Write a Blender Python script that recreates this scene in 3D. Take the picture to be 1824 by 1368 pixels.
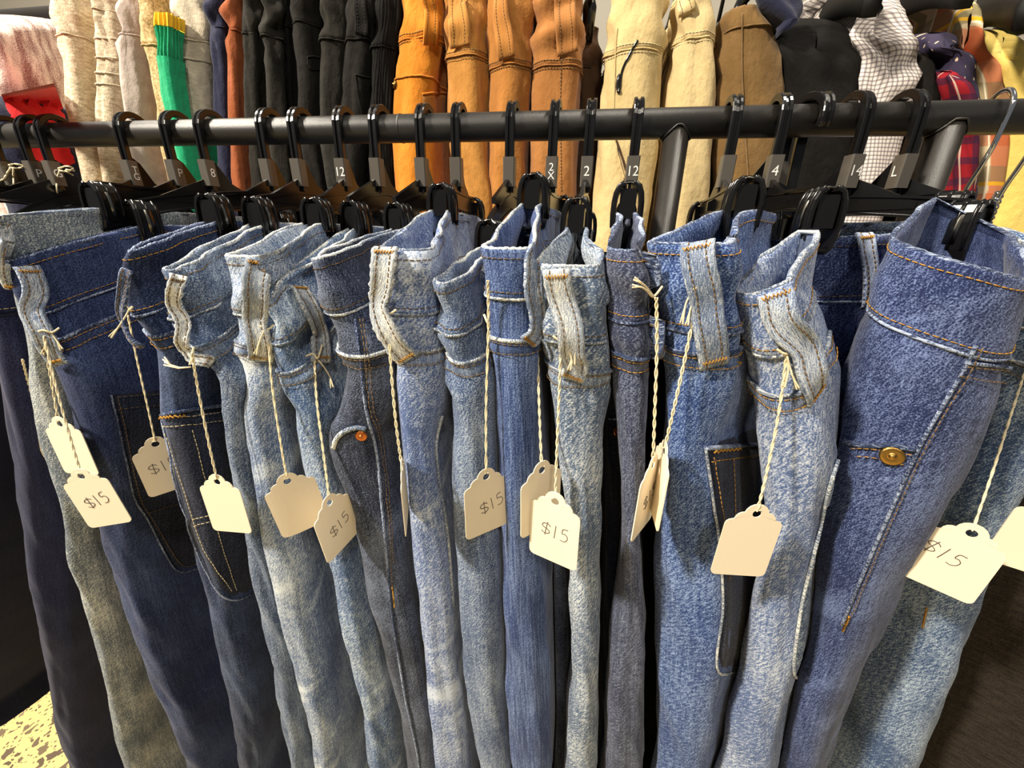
import bpy, math, random
import numpy as np
from mathutils import Vector, noise
from mathutils.bvhtree import BVHTree

for o in list(bpy.data.objects): bpy.data.objects.remove(o)
scene = bpy.context.scene
COL = scene.collection
PI = math.pi

# ------------------------------------------------------------------ camera
F = 700.0                                   # focal length in pixels of the 1824 x 1368 frame
YAW, PITCH, ROLL = math.radians(8.8), math.radians(20.24), math.radians(1.29)
CAM = Vector((0.0, -0.4417, 1.200))
fw = Vector((-math.sin(YAW)*math.cos(PITCH), math.cos(YAW)*math.cos(PITCH), -math.sin(PITCH)))
rt0 = Vector((math.cos(YAW), math.sin(YAW), 0)); up0 = rt0.cross(fw)
RT = rt0*math.cos(ROLL) + up0*math.sin(ROLL); UP = up0*math.cos(ROLL) - rt0*math.sin(ROLL)
cd = bpy.data.cameras.new('camera'); cam = bpy.data.objects.new('camera', cd); COL.objects.link(cam)
from mathutils import Matrix
cam.matrix_world = Matrix(((RT.x, UP.x, -fw.x, CAM.x), (RT.y, UP.y, -fw.y, CAM.y), (RT.z, UP.z, -fw.z, CAM.z), (0, 0, 0, 1)))
cd.sensor_fit = 'HORIZONTAL'; cd.sensor_width = 36.0; cd.lens = F/1824*36.0
cd.clip_start = 0.01; cd.clip_end = 50
scene.camera = cam

# ------------------------------------------------------------------ light
scene.view_settings.view_transform = 'Standard'; scene.view_settings.look = 'None'
scene.view_settings.gamma = 1.0; scene.view_settings.use_curve_mapping = False
scene.view_settings.exposure = 0.0
w = bpy.data.worlds.new('shop_air'); scene.world = w; w.use_nodes = True
w.node_tree.nodes['Background'].inputs[0].default_value = (0.93, 0.96, 1.0, 1)
w.node_tree.nodes['Background'].inputs[1].default_value = 0.16
def area(name, loc, target, power, size, col):
    l = bpy.data.lights.new(name, 'AREA'); l.energy = power; l.size = size; l.color = col; l.shape = 'DISK'
    o = bpy.data.objects.new(name, l); COL.objects.link(o); o.location = loc
    o.rotation_euler = (Vector(target)-Vector(loc)).to_track_quat('-Z', 'Y').to_euler()
    return o
WARM = (1.0, 0.91, 0.77)
area('ceiling_lamp', (-1.45, -1.15, 2.65), (-0.1, -0.15, 1.0), 108, 0.22, WARM)
area('ceiling_lamp', (0.35, -1.75, 2.75), (0.2, -0.15, 1.0), 20, 0.30, WARM)
area('ceiling_lamp', (-1.3, 0.0, 2.75), (-0.6, 0.40, 1.0), 36, 0.25, WARM)
area('ceiling_lamp', (0.7, -0.05, 2.75), (0.6, 0.4, 1.0), 15, 0.25, WARM)

# ------------------------------------------------------------------ helpers
def ray(px, py):
    return (RT*((px-912)/F) - UP*((py-684)/F) + fw)
def P(px, py, Y):
    d = ray(px, py); return CAM + d*((Y-CAM.y)/d.y)
def lin(c):
    return tuple(((v/255)/12.92 if v/255 <= 0.04045 else ((v/255+0.055)/1.055)**2.4) for v in c)
def sst(x, a=0.0, b=1.0):
    t = min(1, max(0, (x-a)/(b-a))) if b != a else float(x >= a); return t*t*(3-2*t)
def dens(pts, n=8):
    """Catmull-Rom densified polyline"""
    pts = [Vector(p) for p in pts]
    if len(pts) < 3: 
        return [pts[0].lerp(pts[-1], i/n) for i in range(n+1)]
    out = []
    for i in range(len(pts)-1):
        p0 = pts[max(0, i-1)]; p1 = pts[i]; p2 = pts[i+1]; p3 = pts[min(len(pts)-1, i+2)]
        for k in range(n):
            t = k/n
            out.append(0.5*((2*p1)+(p2-p0)*t+(2*p0-5*p1+4*p2-p3)*t*t+(3*p1-p0-3*p2+p3)*t**3))
    out.append(pts[-1]); return out

class MB:
    def __init__(s): s.v = []; s.f = []; s.uv = None
    def add(s, vs, fs):
        o = len(s.v); s.v += [tuple(v) for v in vs]; s.f += [tuple(i+o for i in f) for f in fs]; return s
    def tube(s, pts, r, n=6, closed=False, cap=True, r2=None):
        pts = [Vector(p) for p in pts]; N = len(pts)
        if N < 2: return s
        vs = []; fs = []; prev = None
        for i, p in enumerate(pts):
            a = pts[(i-1) % N] if (closed or i > 0) else p; b = pts[(i+1) % N] if (closed or i < N-1) else p
            t = (b-a); t = t.normalized() if t.length > 1e-9 else Vector((0, 0, 1))
            if prev is None: prev = t.orthogonal()
            u = (prev - t*prev.dot(t)); u = u.normalized() if u.length > 1e-6 else t.orthogonal().normalized()
            prev = u; w_ = t.cross(u); rr = r[i] if isinstance(r, (list, tuple)) else r
            for k in range(n):
                an = 2*PI*k/n; vs.append(p + u*math.cos(an)*rr + w_*math.sin(an)*(rr if r2 is None else r2))
        M = N if closed else N-1
        for i in range(M):
            for k in range(n):
                a = i*n+k; b = i*n+(k+1) % n; c = ((i+1) % N)*n+(k+1) % n; d = ((i+1) % N)*n+k
                fs.append((a, b, c, d))
        if cap and not closed:
            fs.append(tuple(range(n))[::-1]); fs.append(tuple((N-1)*n+k for k in range(n)))
        return s.add(vs, fs)
    def box(s, c, ax, ay, az):
        """box with half-axis vectors"""
        c = Vector(c); vs = [c+ax*i+ay*j+az*k for i in (-1, 1) for j in (-1, 1) for k in (-1, 1)]
        return s.add(vs, [(0, 1, 3, 2), (4, 6, 7, 5), (0, 4, 5, 1), (2, 3, 7, 6), (0, 2, 6, 4), (1, 5, 7, 3)])
    def sweep(s, pts, side, nor, prof, cap=True, closed=False):
        """sweep profile [(x along side, y along nor)] along pts; side/nor lists"""
        n = len(prof); vs = []; fs = []
        for p, a, b in zip(pts, side, nor):
            for x, y in prof: vs.append(p + a*x + b*y)
        N = len(pts)
        for i in range(N if closed else N-1):
            for k in range(n):
                j = (i+1) % N
                fs.append((i*n+k, i*n+(k+1) % n, j*n+(k+1) % n, j*n+k))
        if cap and not closed: fs.append(tuple(range(n))[::-1]); fs.append(tuple((N-1)*n+k for k in range(n)))
        return s.add(vs, fs)
    def build(s, name, m, parent=None, smooth=True, uv=None):
        me = bpy.data.meshes.new(name); me.from_pydata(s.v, [], s.f)
        if uv is None: a_ = np.asarray(s.v, dtype=np.float32).reshape(-1, 3); uv = np.stack([a_[:, 0]*1.1+a_[:, 1]*0.9, a_[:, 2]], 1)
        if uv is not None:
            l = me.uv_layers.new(name='UVMap'); li = np.empty(len(me.loops), dtype=np.int32); me.loops.foreach_get('vertex_index', li)
            l.data.foreach_set('uv', np.asarray(uv, dtype=np.float32)[li].ravel())
        if smooth: me.polygons.foreach_set('use_smooth', [True]*len(me.polygons))
        me.materials.append(m); me.update()
        o = bpy.data.objects.new(name, me); COL.objects.link(o)
        if parent is not None: setpar(o, parent)
        return o
def setpar(o, parent):
    o.parent = parent; o.matrix_parent_inverse = world_of(parent).inverted()
def world_of(o):
    if o.parent: return world_of(o.parent) @ o.matrix_parent_inverse @ o.matrix_basis
    return o.matrix_basis.copy()
def thing(name, loc, label, cat, group=None):
    o = bpy.data.objects.new(name, None); o.empty_display_size = 0.02; COL.objects.link(o); o.location = loc
    tag(o, label, cat, group); return o
def tag(o, label, cat, group=None, kind=None):
    if label: o['label'] = label
    if cat: o['category'] = cat
    if group: o['group'] = group
    if kind: o['kind'] = kind
    return o

# ------------------------------------------------------------------ materials
def newmat(name):
    m = bpy.data.materials.new(name); m.use_nodes = True; nt = m.node_tree
    b = nt.nodes['Principled BSDF']; return m, nt, b
def plain(name, col, rough=0.6, metal=0.0, spec=0.5, bump=0.0, bscale=300, var=0.0, vscale=40, coat=0.0, sheen=0.0):
    m, nt, b = newmat(name); c = lin(col)
    b.inputs['Base Color'].default_value = (*c, 1); b.inputs['Roughness'].default_value = rough
    b.inputs['Metallic'].default_value = metal; b.inputs['Specular IOR Level'].default_value = spec
    b.inputs['Coat Weight'].default_value = coat; b.inputs['Sheen Weight'].default_value = sheen
    tc = nt.nodes.new('ShaderNodeTexCoord')
    if var:
        n = nt.nodes.new('ShaderNodeTexNoise'); n.inputs['Scale'].default_value = vscale; n.inputs['Detail'].default_value = 4
        nt.links.new(tc.outputs['Object'], n.inputs['Vector'])
        r = nt.nodes.new('ShaderNodeValToRGB'); r.color_ramp.elements[0].position = 0.3; r.color_ramp.elements[1].position = 0.7
        r.color_ramp.elements[0].color = (*[x*(1-var) for x in c], 1); r.color_ramp.elements[1].color = (*[min(1, x*(1+var)) for x in c], 1)
        nt.links.new(n.outputs['Fac'], r.inputs['Fac']); nt.links.new(r.outputs['Color'], b.inputs['Base Color'])
    if bump:
        n = nt.nodes.new('ShaderNodeTexNoise'); n.inputs['Scale'].default_value = bscale; n.inputs['Detail'].default_value = 3
        nt.links.new(tc.outputs['Object'], n.inputs['Vector'])
        bp = nt.nodes.new('ShaderNodeBump'); bp.inputs['Strength'].default_value = bump; bp.inputs['Distance'].default_value = 0.001
        nt.links.new(n.outputs['Fac'], bp.inputs['Height']); nt.links.new(bp.outputs['Normal'], b.inputs['Normal'])
    return m
class NB:
    """small node-building helper"""
    def __init__(s, nt): s.nt = nt
    def n(s, t, **k):
        o = s.nt.nodes.new(t)
        for a, v in k.items(): setattr(o, a, v)
        return o
    def L(s, a, b): s.nt.links.new(a, b)
    def math(s, op, a, b=None, c=None):
        o = s.n('ShaderNodeMath', operation=op)
        for i, x in enumerate((a, b, c)):
            if x is None: continue
            if isinstance(x, (int, float)): o.inputs[i].default_value = x
            else: s.L(x, o.inputs[i])
        return o.outputs[0]
    def noise(s, vec, scale, detail=3, rough=0.5, sc=None):
        if sc is not None:
            mp = s.n('ShaderNodeMapping'); s.L(vec, mp.inputs['Vector']); mp.inputs['Scale'].default_value = sc; vec = mp.outputs[0]
        o = s.n('ShaderNodeTexNoise'); s.L(vec, o.inputs['Vector'])
        o.inputs['Scale'].default_value = scale; o.inputs['Detail'].default_value = detail; o.inputs['Roughness'].default_value = rough
        return o.outputs['Fac']
    def ramp(s, fac, stops):
        r = s.n('ShaderNodeValToRGB'); s.L(fac, r.inputs['Fac']); e = r.color_ramp.elements
        while len(e) < len(stops): e.new(0.5)
        for i, (p, c) in enumerate(stops): e[i].position = p; e[i].color = (*c, 1)
        return r.outputs['Color']
def denim(name, dark, light, fade=0.35, grain=0.5, seed=0, twill=0.35, whisk=0.0, streak=0.3):
    """indigo twill: diagonal weave + vertical slubs + broad worn fades, all in cloth (UV, metre) coordinates"""
    m, nt, b = newmat(name); q = NB(nt)
    uvn = q.n('ShaderNodeUVMap').outputs[0]
    mp = q.n('ShaderNodeMapping'); q.L(uvn, mp.inputs['Vector']); mp.inputs['Location'].default_value = (seed*1.37, seed*0.71, 0); uv = mp.outputs[0]
    rot = q.n('ShaderNodeMapping'); q.L(uv, rot.inputs['Vector']); rot.inputs['Rotation'].default_value = (0, 0, math.radians(32))
    tw = q.noise(rot.outputs[0], 1.0, 2, 0.6, (800, 150, 1))          # diagonal twill flecks
    sp = q.noise(uv, 950, 2, 0.65)                                        # yarn speckle
    sl = q.noise(uv, 1.0, 3, 0.6, (620, 20, 1))                          # vertical slubs
    big = q.noise(uv, 14, 4, 0.55, (1.3, 0.75, 1))                       # worn fades
    wr_ = q.n('ShaderNodeMapping'); q.L(uv, wr_.inputs['Vector']); wr_.inputs['Rotation'].default_value = (0, 0, math.radians(-32))
    wh = q.noise(wr_.outputs[0], 1.0, 2, 0.45, (7, 24, 1))                           # horizontal whiskers
    g = q.math('MULTIPLY', q.math('SUBTRACT', tw, 0.5), 3.4*twill)
    g = q.math('ADD', g, q.math('MULTIPLY', q.math('SUBTRACT', sp, 0.5), 3.0*grain))
    g = q.math('ADD', g, q.math('MULTIPLY', q.math('SUBTRACT', sl, 0.5), 2.2*streak))
    f = q.math('MULTIPLY', q.math('SUBTRACT', big, 0.5), 3.2*fade)
    f = q.math('ADD', f, q.math('MULTIPLY', q.math('MAXIMUM', q.math('SUBTRACT', wh, 0.57), 0.0), 6.0*whisk))
    t = q.math('ADD', q.math('ADD', g, f), 0.42)
    dl, ll = lin(dark), lin(light)
    mid = tuple(0.62*a+0.38*c for a, c in zip(dl, ll))
    col = q.ramp(t, [(0.0, tuple(0.7*x for x in dl)), (0.3, dl), (0.55, mid), (0.95, ll)])
    q.L(col, b.inputs['Base Color'])
    b.inputs['Roughness'].default_value = 0.92; b.inputs['Specular IOR Level'].default_value = 0.15
    b.inputs['Sheen Weight'].default_value = 0.12; b.inputs['Sheen Roughness'].default_value = 0.5
    bp = q.n('ShaderNodeBump'); bp.inputs['Strength'].default_value = 0.32; bp.inputs['Distance'].default_value = 0.0006
    q.L(q.math('ADD', q.math('MULTIPLY', tw, 0.6), q.math('ADD', q.math('MULTIPLY', sp, 0.4), q.math('MULTIPLY', wh, 0.25))), bp.inputs['Height']); q.L(bp.outputs[0], b.inputs['Normal'])
    return m
def cloth(name, c1, c2, scale=60, fine=1200, contrast=0.5, sheen=0.15, sc=(1, 1, 1), bump=0.4, rough=0.95):
    """plain or heathered cloth in UV metre coordinates"""
    m, nt, b = newmat(name); q = NB(nt); uv = q.n('ShaderNodeUVMap').outputs[0]
    a = q.noise(uv, scale, 4, 0.55, sc); f = q.noise(uv, fine, 2, 0.6)
    t = q.math('ADD', q.math('MULTIPLY', q.math('SUBTRACT', a, 0.5), 1.6*contrast), q.math('ADD', q.math('MULTIPLY', q.math('SUBTRACT', f, 0.5), 1.2*contrast), 0.5))
    q.L(q.ramp(t, [(0.15, lin(c1)), (0.85, lin(c2))]), b.inputs['Base Color'])
    b.inputs['Roughness'].default_value = rough; b.inputs['Specular IOR Level'].default_value = 0.15; b.inputs['Sheen Weight'].default_value = sheen
    bp = q.n('ShaderNodeBump'); bp.inputs['Strength'].default_value = bump; bp.inputs['Distance'].default_value = 0.0022
    wv = q.noise(uv, 75, 3, 0.5, (1.6, 1, 1))
    q.L(q.math('ADD', q.math('MULTIPLY', f, 0.35), q.math('ADD', q.math('MULTIPLY', a, 0.6), q.math('MULTIPLY', wv, 2.2))), bp.inputs['Height']); q.L(bp.outputs[0], b.inputs['Normal'])
    return m
def plaid(name, base, bands):
    """woven check: bands = [(axis, period m, duty, phase, colour, alpha)]"""
    m, nt, b = newmat(name); q = NB(nt); uv = q.n('ShaderNodeUVMap').outputs[0]
    sx = q.n('ShaderNodeSeparateXYZ'); q.L(uv, sx.inputs[0])
    rgb = q.n('ShaderNodeRGB'); rgb.outputs[0].default_value = (*lin(base), 1); cur = rgb.outputs[0]
    for ax, per, duty, ph, colr, al in bands:
        x = sx.outputs[0] if ax == 'u' else sx.outputs[1]
        fr = q.math('FRACT', q.math('ADD', q.math('DIVIDE', x, per), ph+10.0))
        msk = q.math('MULTIPLY', q.math('LESS_THAN', fr, duty), al)
        mx = q.n('ShaderNodeMix', data_type='RGBA'); q.L(msk, mx.inputs[0]); q.L(cur, mx.inputs[6]); mx.inputs[7].default_value = (*lin(colr), 1)
        cur = mx.outputs[2]
    q.L(cur, b.inputs['Base Color']); b.inputs['Roughness'].default_value = 0.95; b.inputs['Specular IOR Level'].default_value = 0.1
    return m

M = {}
M['bar'] = plain('powder_coated_black', (36, 33, 29), 0.38, 0.0, 0.8, 0.25, 1800)
M['plastic'] = plain('black_plastic', (16, 15, 15), 0.22, 0.0, 0.5, 0.05, 200)
M['plastic_grey'] = plain('dark_grey_plastic', (84, 79, 72), 0.28, 0.0, 0.5)
M['white_print'] = plain('white_print', (235, 232, 225), 0.6)
M['chrome'] = plain('chrome', (220, 220, 222), 0.15, 1.0)
M['card'] = plain('cream_card', (236, 222, 196), 0.75, 0, 0.3, 0.05, 600)
M['string'] = plain('cotton_string', (232, 218, 182), 0.95, 0, 0.1, 0.6, 1500, 0.12, 900)
M['pencil'] = plain('pencil_grey', (92, 80, 78), 0.7)
M['gold'] = plain('gold_thread', (188, 138, 62), 0.8, 0, 0.2, 0.5, 2500, 0.25, 1200)
M['tan_thread'] = plain('tan_thread', (122, 98, 68), 0.8, 0, 0.2, 0.4, 2500, 0.25, 1200)
M['pale_thread'] = plain('pale_thread', (205, 190, 150), 0.85, 0, 0.2)
M['navy_thread'] = plain('navy_thread', (30, 34, 52), 0.85)
M['brass'] = plain('brass', (176, 138, 74), 0.35, 1.0, 0.5, 0.2, 1500)
M['copper'] = plain('copper', (186, 110, 62), 0.35, 1.0)
M['wall'] = plain('painted_wall', (158, 152, 140), 0.85, 0, 0.3, 0.1, 120)

# ------------------------------------------------------------------ the room
BARZ = 1.200 + 0.1032; RB = 0.0125
def slab(name, a, b, m):
    a = Vector(a); b = Vector(b); c = (a+b)/2; h = (b-a)/2
    o = MB().box(c, Vector((h.x, 0, 0)), Vector((0, h.y, 0)), Vector((0, 0, h.z))).build(name, m, smooth=False); o['kind'] = 'structure'; return o
def terrazzo():
    m, nt, b = newmat('terrazzo'); q = NB(nt); tc = q.n('ShaderNodeTexCoord').outputs['Object']
    nz = q.n('ShaderNodeTexNoise'); q.L(tc, nz.inputs['Vector']); nz.inputs['Scale'].default_value = 30
    mixv = q.n('ShaderNodeVectorMath', operation='ADD'); sc = q.n('ShaderNodeVectorMath', operation='SCALE'); q.L(nz.outputs['Color'], sc.inputs[0]); sc.inputs['Scale'].default_value = 0.03
    q.L(tc, mixv.inputs[0]); q.L(sc.outputs[0], mixv.inputs[1])
    cols = None
    v1 = q.n('ShaderNodeTexVoronoi', feature='F1'); q.L(mixv.outputs[0], v1.inputs['Vector']); v1.inputs['Scale'].default_value = 42
    e1 = q.n('ShaderNodeTexVoronoi', feature='DISTANCE_TO_EDGE'); q.L(mixv.outputs[0], e1.inputs['Vector']); e1.inputs['Scale'].default_value = 42
    sp = q.n('ShaderNodeSeparateColor'); q.L(v1.outputs['Color'], sp.inputs[0])
    chip = q.math('MULTIPLY', q.math('GREATER_THAN', sp.outputs[0], 0.42), q.math('GREATER_THAN', e1.outputs['Distance'], q.math('ADD', q.math('MULTIPLY', sp.outputs[1], 0.3), 0.08)))
    v2 = q.n('ShaderNodeTexVoronoi', feature='F1'); q.L(mixv.outputs[0], v2.inputs['Vector']); v2.inputs['Scale'].default_value = 130
    s2 = q.n('ShaderNodeSeparateColor'); q.L(v2.outputs['Color'], s2.inputs[0])
    chip2 = q.math('MULTIPLY', q.math('GREATER_THAN', s2.outputs[0], 0.6), q.math('LESS_THAN', v2.outputs['Distance'], 0.36))
    cc = q.ramp(sp.outputs[2], [(0.0, lin((96, 84, 68))), (0.5, lin((140, 122, 96))), (0.8, lin((116, 100, 84))), (1.0, lin((160, 142, 118)))])
    m1 = q.n('ShaderNodeMix', data_type='RGBA'); q.L(q.math('MAXIMUM', chip, chip2), m1.inputs[0]); m1.inputs[6].default_value = (*lin((250, 222, 150)), 1); q.L(cc, m1.inputs[7])
    q.L(m1.outputs[2], b.inputs['Base Color']); b.inputs['Roughness'].default_value = 0.35
    return m
slab('floor', (-3.5, -3.0, -0.05), (3.5, 2.0, 0.0), terrazzo())
slab('wall_back', (-3.5, 1.25, 0.0), (3.5, 1.35, 3.0), M['wall'])

# ------------------------------------------------------------------ garment surface
class Cloth:
    """An upright folded garment: a deep narrow tube whose rounded front fold faces the aisle.
       left / right: silhouettes of the front fold at the front plane yf."""
    def __init__(s, left=None, right=None, thick=0.034, yf=-0.18, hook=None, yaw=None, dn=0.02, nose_p=1.0, L=0.26,
                 rim=470, rise=0.0, aclip=0.07, pinch=0.8, zbot=0.14, seed=0, wr=1.0, tiltb=0.0, wband=0.04, bulge=0.0, wtop=None, lin_rim=False, twist=0.0, wscale=1.0, dome=0.0):
        s.dn = dn; s.yf = yf; s.L = L; s.np = nose_p; s.seed = seed; s.wr = wr; s.aclip = aclip; s.pinch = pinch; s.tiltb = tiltb; s.wband = wband; s.bulge = bulge; s.wtop = wtop; s.wscale = wscale; s.dome = dome; s.lin_rim = lin_rim; s.twist = math.radians(twist); s.hasL = left is not None; s.one = (left is None) != (right is None)
        yp = yf + dn*0.5
        def curve(pts):
            p = [(q.x, q.y) for q in dens([Vector((a[0], a[1], 0)) for a in pts], 6)]
            w_ = sorted([(P(a, b_, yp).z, P(a, b_, yp).x) for a, b_ in p])
            return np.array([x[0] for x in w_]), np.array([x[1] for x in w_])
        cl = curve(left) if left else None; cr = curve(right) if right else None
        if cl is None: cl = (cr[0], cr[1]-thick)
        if cr is None: cr = (cl[0], cl[1]+thick)
        s.cl, s.cr = cl, cr
        y0 = (left or right)[0]
        s.zt0 = P(y0[0], rim, yf).z
        s.zbot = zbot; s.rise = rise
        cx, _ = s.cw(s.zt0)
        if yaw is None:
            hx = hookx(hook) if hook is not None else cx
            A = Vector((hx-cx, 0-yf, 0)).normalized()
        else: A = Vector((math.sin(math.radians(yaw)), math.cos(math.radians(yaw)), 0))
        s.A = A; s.B = Vector((A.y, -A.x, 0)); s.ang = math.atan2(A.x, A.y)
    def cw(s, z):
        xl = float(np.interp(z, s.cl[0], s.cl[1])); xr = float(np.interp(z, s.cr[0], s.cr[1]))
        hw = max(0.004, (xr-xl)/2*s.wscale); cx = (xl+xr)/2
        if s.wtop is not None:
            k = 1-sst((s.zt0-z)/0.075); h2 = hw*(1-k)+s.wtop*k
            cx = xl+h2 if s.hasL else xr-h2
            hw = h2
        if s.one:
            # keep the seen outline of the rounded fold on the given line, whatever its width
            th = math.atan2((xl if s.hasL else xr)-CAM.x, s.yf-CAM.y); ct = max(0.3, math.cos(th))
            if s.hasL and th < 0: cx = xl + math.sqrt((hw*ct)**2+(s.dn*math.sin(th))**2)/ct + 0.5*s.dn*math.tan(th)
            if (not s.hasL) and th > 0: cx = xr - math.sqrt((hw*ct)**2+(s.dn*math.sin(th))**2)/ct + 0.5*s.dn*math.tan(th)
        return cx, hw
    def axes(s, z):
        if not s.twist: return s.A, s.B
        an = s.ang + s.twist*sst((s.zt0-z)/0.30); A = Vector((math.sin(an), math.cos(an), 0)); return A, Vector((A.y, -A.x, 0))
    def a_of(s, t):
        return -s.dn*math.cos(t*PI/2) if abs(t) <= 1 else (abs(t)-1)*0.1
    def ztop(s, t):
        a = s.a_of(t)
        b = math.sin(max(-1, min(1, t))*PI/2)
        x = (a+s.dn)/(s.aclip+s.dn)
        k = (min(1.0, x)**(0.5 if s.dome else 0.85) if s.lin_rim else sst(x)) if x > 0 else 0.0
        return s.zt0 + s.rise*k + s.tiltb*b
    def S(s, t, z, off=0.0):
        cx, hw = s.cw(z); a = s.a_of(t); sg = 1 if t >= 0 else -1
        if abs(t) <= 1:
            sn = math.sin(abs(t)*PI/2); b = hw*sn**s.np
        else: b = hw
        if s.pinch:
            k = s.pinch*(1-sst((s.ztop(t)-z)/0.085))*sst((a+s.dn)/(s.aclip+s.dn))
            b = b*(1-k) + 0.004*k
        if s.dome:
            u = min(1.0, max(0.0, (s.ztop(t)-z)/s.dome)); f_ = math.sqrt(max(0.0, 1-(1-u)**2)); b = b*f_
            if abs(t) < 1: a = a*(0.35+0.65*f_)
        if s.bulge and abs(t) > 1: b += s.bulge*math.sin(min(1, a/0.15)*PI)*sst((s.ztop(t)-z)/0.15)
        ar = t if abs(t) <= 1 else sg*(1+(abs(t)-1)*2.2)
        sd = s.seed*7.3
        d = s.wr*(0.0022*noise.noise((ar*1.3+sd, z*22+ar*2.5, sd)) + 0.0009*noise.noise((ar*2.6, z*55+ar*5+sd, 3.1)) + 0.0040*noise.noise((ar*2.0+sd, z*5, 9.7)))
        wb = s.ztop(t)-z
        if wb < 0.10: d += s.wr*0.0034*math.sin(wb*150+noise.noise((ar*0.8+sd, sd, 0))*5)*sst((0.10-wb)/0.03)*noise.noise((ar*0.9, sd, 5.5))*1.6
        d += off
        an = max(-1, min(1, t))*PI/2
        # outward direction of the section (ellipse normal on the fold, sideways on the faces)
        nb = math.sin(an)/max(hw, 0.006); na = -math.cos(an)/max(s.dn, 0.006); ln = math.hypot(nb, na)
        a += d*na/ln; bb = sg*b + d*nb/ln
        A, B = s.axes(z)
        return Vector((cx, s.yf+s.dn, z)) + A*a + B*bb
    def tcols(s):
        T = 1+s.L/0.1
        m = 30 if s.dome else 14; k = [1+i*(T-1)/m for i in range(1, m+1)]
        return [-x for x in reversed(k)] + [-1+i/10 for i in range(21)] + k
    def grid(s, zs_of, off_of, nv):
        ts = s.tcols(); vs = []; uv = []
        prev = None; u = 0; us = []
        for t in ts:
            p = s.S(t, s.zt0-0.15); u += (p-prev).length if prev is not None else 0; prev = p; us.append(u)
        u0 = us[len(us)//2]
        for r in range(nv):
            for i, t in enumerate(ts):
                z = zs_of(t, r/(nv-1)); p = s.S(t, z, off_of(t, r/(nv-1))); vs.append(p); uv.append((us[i]-u0, p.z))
        n = len(ts); fs = []
        for r in range(nv-1):
            for i in range(n):
                j = (i+1) % n; fs.append((r*n+i, (r+1)*n+i, (r+1)*n+j, r*n+j))
        return vs, fs, uv
    def zwb(s, t): return s.ztop(t)-s.wband
    def line(s, ta, tb, zf, off, n=None):
        """polyline on the surface between fold parameters ta..tb at height zf(t)"""
        n = n or max(8, int(abs(tb-ta)*14))
        return [s.S(ta+(tb-ta)*i/n, zf(ta+(tb-ta)*i/n), off) for i in range(n+1)]
def hookx(px):
    """X on the rail seen at column px"""
    k = (px-912)/F; n = RT - fw*k
    return -((-CAM.y)*n.y + (BARZ-CAM.z)*n.z)/n.x
def dashes(mb, pts, r, dash=0.0032, gap=0.0011, n=4):
    pts = [Vector(p) for p in pts]; acc = [0]
    for a, b in zip(pts, pts[1:]): acc.append(acc[-1]+(b-a).length)
    T = acc[-1]
    def at(x):
        x = max(0, min(T, x)); i = max(0, min(len(acc)-2, int(np.searchsorted(acc, x))-1))
        d = acc[i+1]-acc[i]; return pts[i].lerp(pts[i+1], (x-acc[i])/d if d > 1e-9 else 0)
    x = 0
    while x < T:
        mb.tube([at(x), at(min(T, x+dash*0.5)), at(min(T, x+dash))], r, n); x += dash+gap
    return mb

GARMENTS = []
class Garment:
    def __init__(s, name, c, mat, label, cat, group=None, edge=None):
        s.c = c; s.mat = mat; s.edge = edge or mat
        s.root = thing(name, Vector((c.S(0, c.zbot).x, c.yf, c.zbot)), label, cat, group)
        s.bv = []; s.bf = []; GARMENTS.append(s)
    def part(s, name, vs, fs, uv, mat=None, parent=None):
        o = MB().add(vs, fs).build(name, mat or s.mat, parent or s.root, uv=uv)
        return o
    def solid(s, vs, fs):
        o = len(s.bv); s.bv += [Vector(v) for v in vs]; s.bf += [tuple(i+o for i in f) for f in fs]; s.bvh = BVHTree.FromPolygons(s.bv, s.bf)
    def hit(s, px, py, off=0.0):
        d = ray(px, py).normalized(); h = s.bvh.ray_cast(CAM, d)
        if h[0] is None: return None
        n = h[1]; n = n if n.dot(d) < 0 else -n
        return h[0]+n*off, n
    def cast(s, pts, off=0.001, n=8):
        """pixel polyline laid on this garment's own surface; gaps keep the distance of the neighbours"""
        pp = dens([Vector((p[0], p[1], 0)) for p in pts], n); out = []
        for p in pp:
            h = s.hit(p.x, p.y, off); out.append((h, p))
        good = [i for i, o in enumerate(out) if o[0]]
        if not good: return []
        res = []
        for i, (h, p) in enumerate(out):
            if h: res.append(h)
            else:
                j = min(good, key=lambda g: abs(g-i)); hp, hn = out[j][0]
                d = ray(p.x, p.y); dist = (hp-CAM).dot(fw); res.append((CAM + d*(dist), hn))
        return res

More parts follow.
